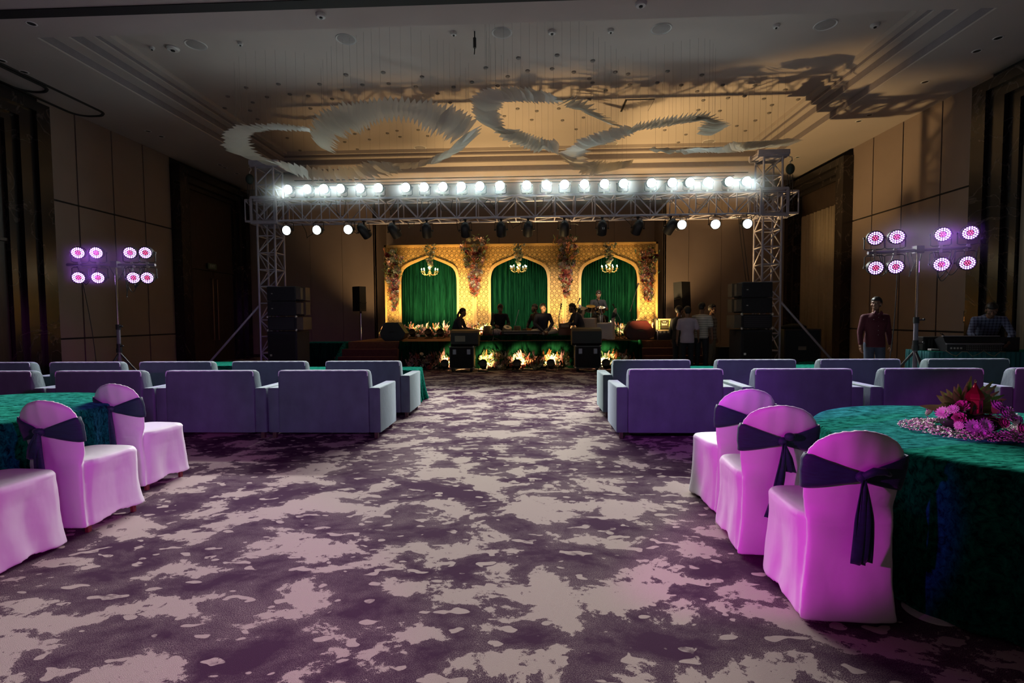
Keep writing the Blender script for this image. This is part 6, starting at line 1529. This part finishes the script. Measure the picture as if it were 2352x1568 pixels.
t = thing('laptop', 'open black laptop with small glowing keys at the right end of the sound table', 'laptop', (8.14, 9.02, .775), 2.9)
build(MB().rbox(-.18, .18, -.12, .12, 0, .018, .004, 1), 'keyboard_base', BLACK, t); build(MB().rbox(-.18, .18, .115, .125, .018, .24, .004, 1), 'screen', BLACK, t)
m = MB()
for i in range(6): m.cbox((-.12+.02*i, -.08, .02), (.012, .008, .003))
build(m, 'key_lights', emis('key_light', (1, .2, .3), 1.5), t)
m = MB()
tag(build(MB().tube([(7.0+.08*k, 8.77-.01*k, .80-.10*math.sin(k*.9)**2) for k in range(12)], .005, 5), 'signal_cable', mat('tan_cable', (.3, .25, .15), .6), smooth=True), 'thin tan cable drooping over the skirt of the sound table', 'cable')
# road cases in the dark behind the right tower
def road_case(x, y, w_, h, d, lab, rz=0):
    t = thing('road_case', lab, 'flight case', (x, y, 0), rz)
    build(MB().rbox(-w_/2, w_/2, -d/2, d/2, .12, h, .01, 1), 'body', mat('dark_teal_case', (.02, .03, .04), .6), t)
    m = MB()
    for a in (-w_/2, w_/2):
        for b in (-d/2, d/2): m.box(a-.018, a+.018, b-.018, b+.018, .12, h+.01)
    for z in (.12, h):
        for b in (-d/2, d/2): m.box(-w_/2, w_/2, b-.016, b+.016, z-.018, z+.018)
        for a in (-w_/2, w_/2): m.box(a-.016, a+.016, -d/2, d/2, z-.018, z+.018)
    build(m, 'edging', mat('dull_edging', (.10, .09, .09), .4, metal=.7), t)
    build(MB().box(-.1, .1, -d/2-.015, -d/2, h*.5, h*.5+.1), 'handle', STEEL, t)
    for a in (-w_/2+.1, w_/2-.1):
        for b in (-d/2+.1, d/2-.1): build(MB().tube([(a-.02, b, .05), (a+.02, b, .05)], .05, 10), 'caster', BLACK, t)
road_case(6.95, 13.5, .9, 1.05, .6, 'dark road case by the curtain doorway, right one of two')
road_case(6.2, 14.4, .75, 1.05, .6, 'dark road case behind the right truss tower, left one of two')
t = thing('cloth_bundle', 'dark crumpled cloth lying on top of the right-hand road case', 'cloth', (6.9, 13.5, 1.065))
build(MB().ball((0, 0, .05), (.3, .2, .09), 16, 8).ball((-.18, .02, .04), (.16, .14, .07), 12, 8), 'cloth', DCLOTH, t, smooth=True)
t = thing('dimmer_rack', 'low dark dimmer rack with a tiny red light left of the right loudspeaker stack', 'rack', (5.05, 13.3, 0))
build(MB().rbox(-.25, .3, -.2, .2, .03, .62, .01, 1), 'case', BLACK, t); build(MB().ball((-.1, -.205, .25), .008, 6, 5), 'pilot_light', LEDR, t)
m = MB()
for k in range(6): m.box(-.2, .25, -.206, -.2, .1+.08*k, .15+.08*k)
build(m, 'units', mat('dim_rack_face', (.03, .028, .035), .4), t)


# ------------------------------------------------------------------ haze added round the lamps to give their lens glow
def haze(lab, x0, x1, y0, y1, z0, z1, ry, rz, D, col, rx=0):
    """scattering volume, densest on its long axis and fading to nothing at its faces"""
    m, nt, p = newmat('lamp_haze'); nt.nodes.remove(p); N = nt.nodes; L = nt.links
    cx, cy, cz = (x0+x1)/2, (y0+y1)/2, (z0+z1)/2
    tc = N.new('ShaderNodeTexCoord'); mp = N.new('ShaderNodeMapping'); mp.inputs['Scale'].default_value = (rx, ry, rz); L.new(tc.outputs['Object'], mp.inputs[0])
    ln = N.new('ShaderNodeVectorMath'); ln.operation = 'LENGTH'; L.new(mp.outputs[0], ln.inputs[0])
    r = N.new('ShaderNodeMapRange'); r.interpolation_type = 'SMOOTHERSTEP'; r.inputs['From Min'].default_value = 0; r.inputs['From Max'].default_value = 1; r.inputs['To Min'].default_value = 1; r.inputs['To Max'].default_value = 0; L.new(ln.outputs['Value'], r.inputs[0])
    q = N.new('ShaderNodeMath'); q.operation = 'POWER'; L.new(r.outputs[0], q.inputs[0]); q.inputs[1].default_value = 1.5
    k = N.new('ShaderNodeMath'); k.operation = 'MULTIPLY'; L.new(q.outputs[0], k.inputs[0]); k.inputs[1].default_value = D
    v = N.new('ShaderNodeVolumeScatter'); v.inputs['Color'].default_value = (*col, 1); v.inputs['Anisotropy'].default_value = .2; L.new(k.outputs[0], v.inputs['Density'])
    L.new(v.outputs[0], N['Material Output'].inputs['Volume'])
    o = build(MB().cbox((0, 0, 0), (x1-x0, y1-y0, z1-z0)), 'haze', m); o.location = (cx, cy, cz)
    tag(o, lab, 'haze', kind='stuff')
haze('pale haze glowing round the white lamps on the truss', -6.6, 5.7, 11.3, 13.0, 3.6, 5.6, 1/.75, 1/.85, HAZE, (.85, 1, 1))
haze('violet haze round the lamps on the left stand', -9.6, -6.9, 8.7, 10.1, 1.8, 3.2, 1/.7, 1/.7, HAZE*2.6, (.8, .7, 1), 1/1.35)
haze('violet haze round the lamps on the right stand', 5.1, 7.6, 7.7, 9.1, 1.8, 3.3, 1/.7, 1/.75, HAZE*2.6, (.8, .7, 1), 1/1.25)
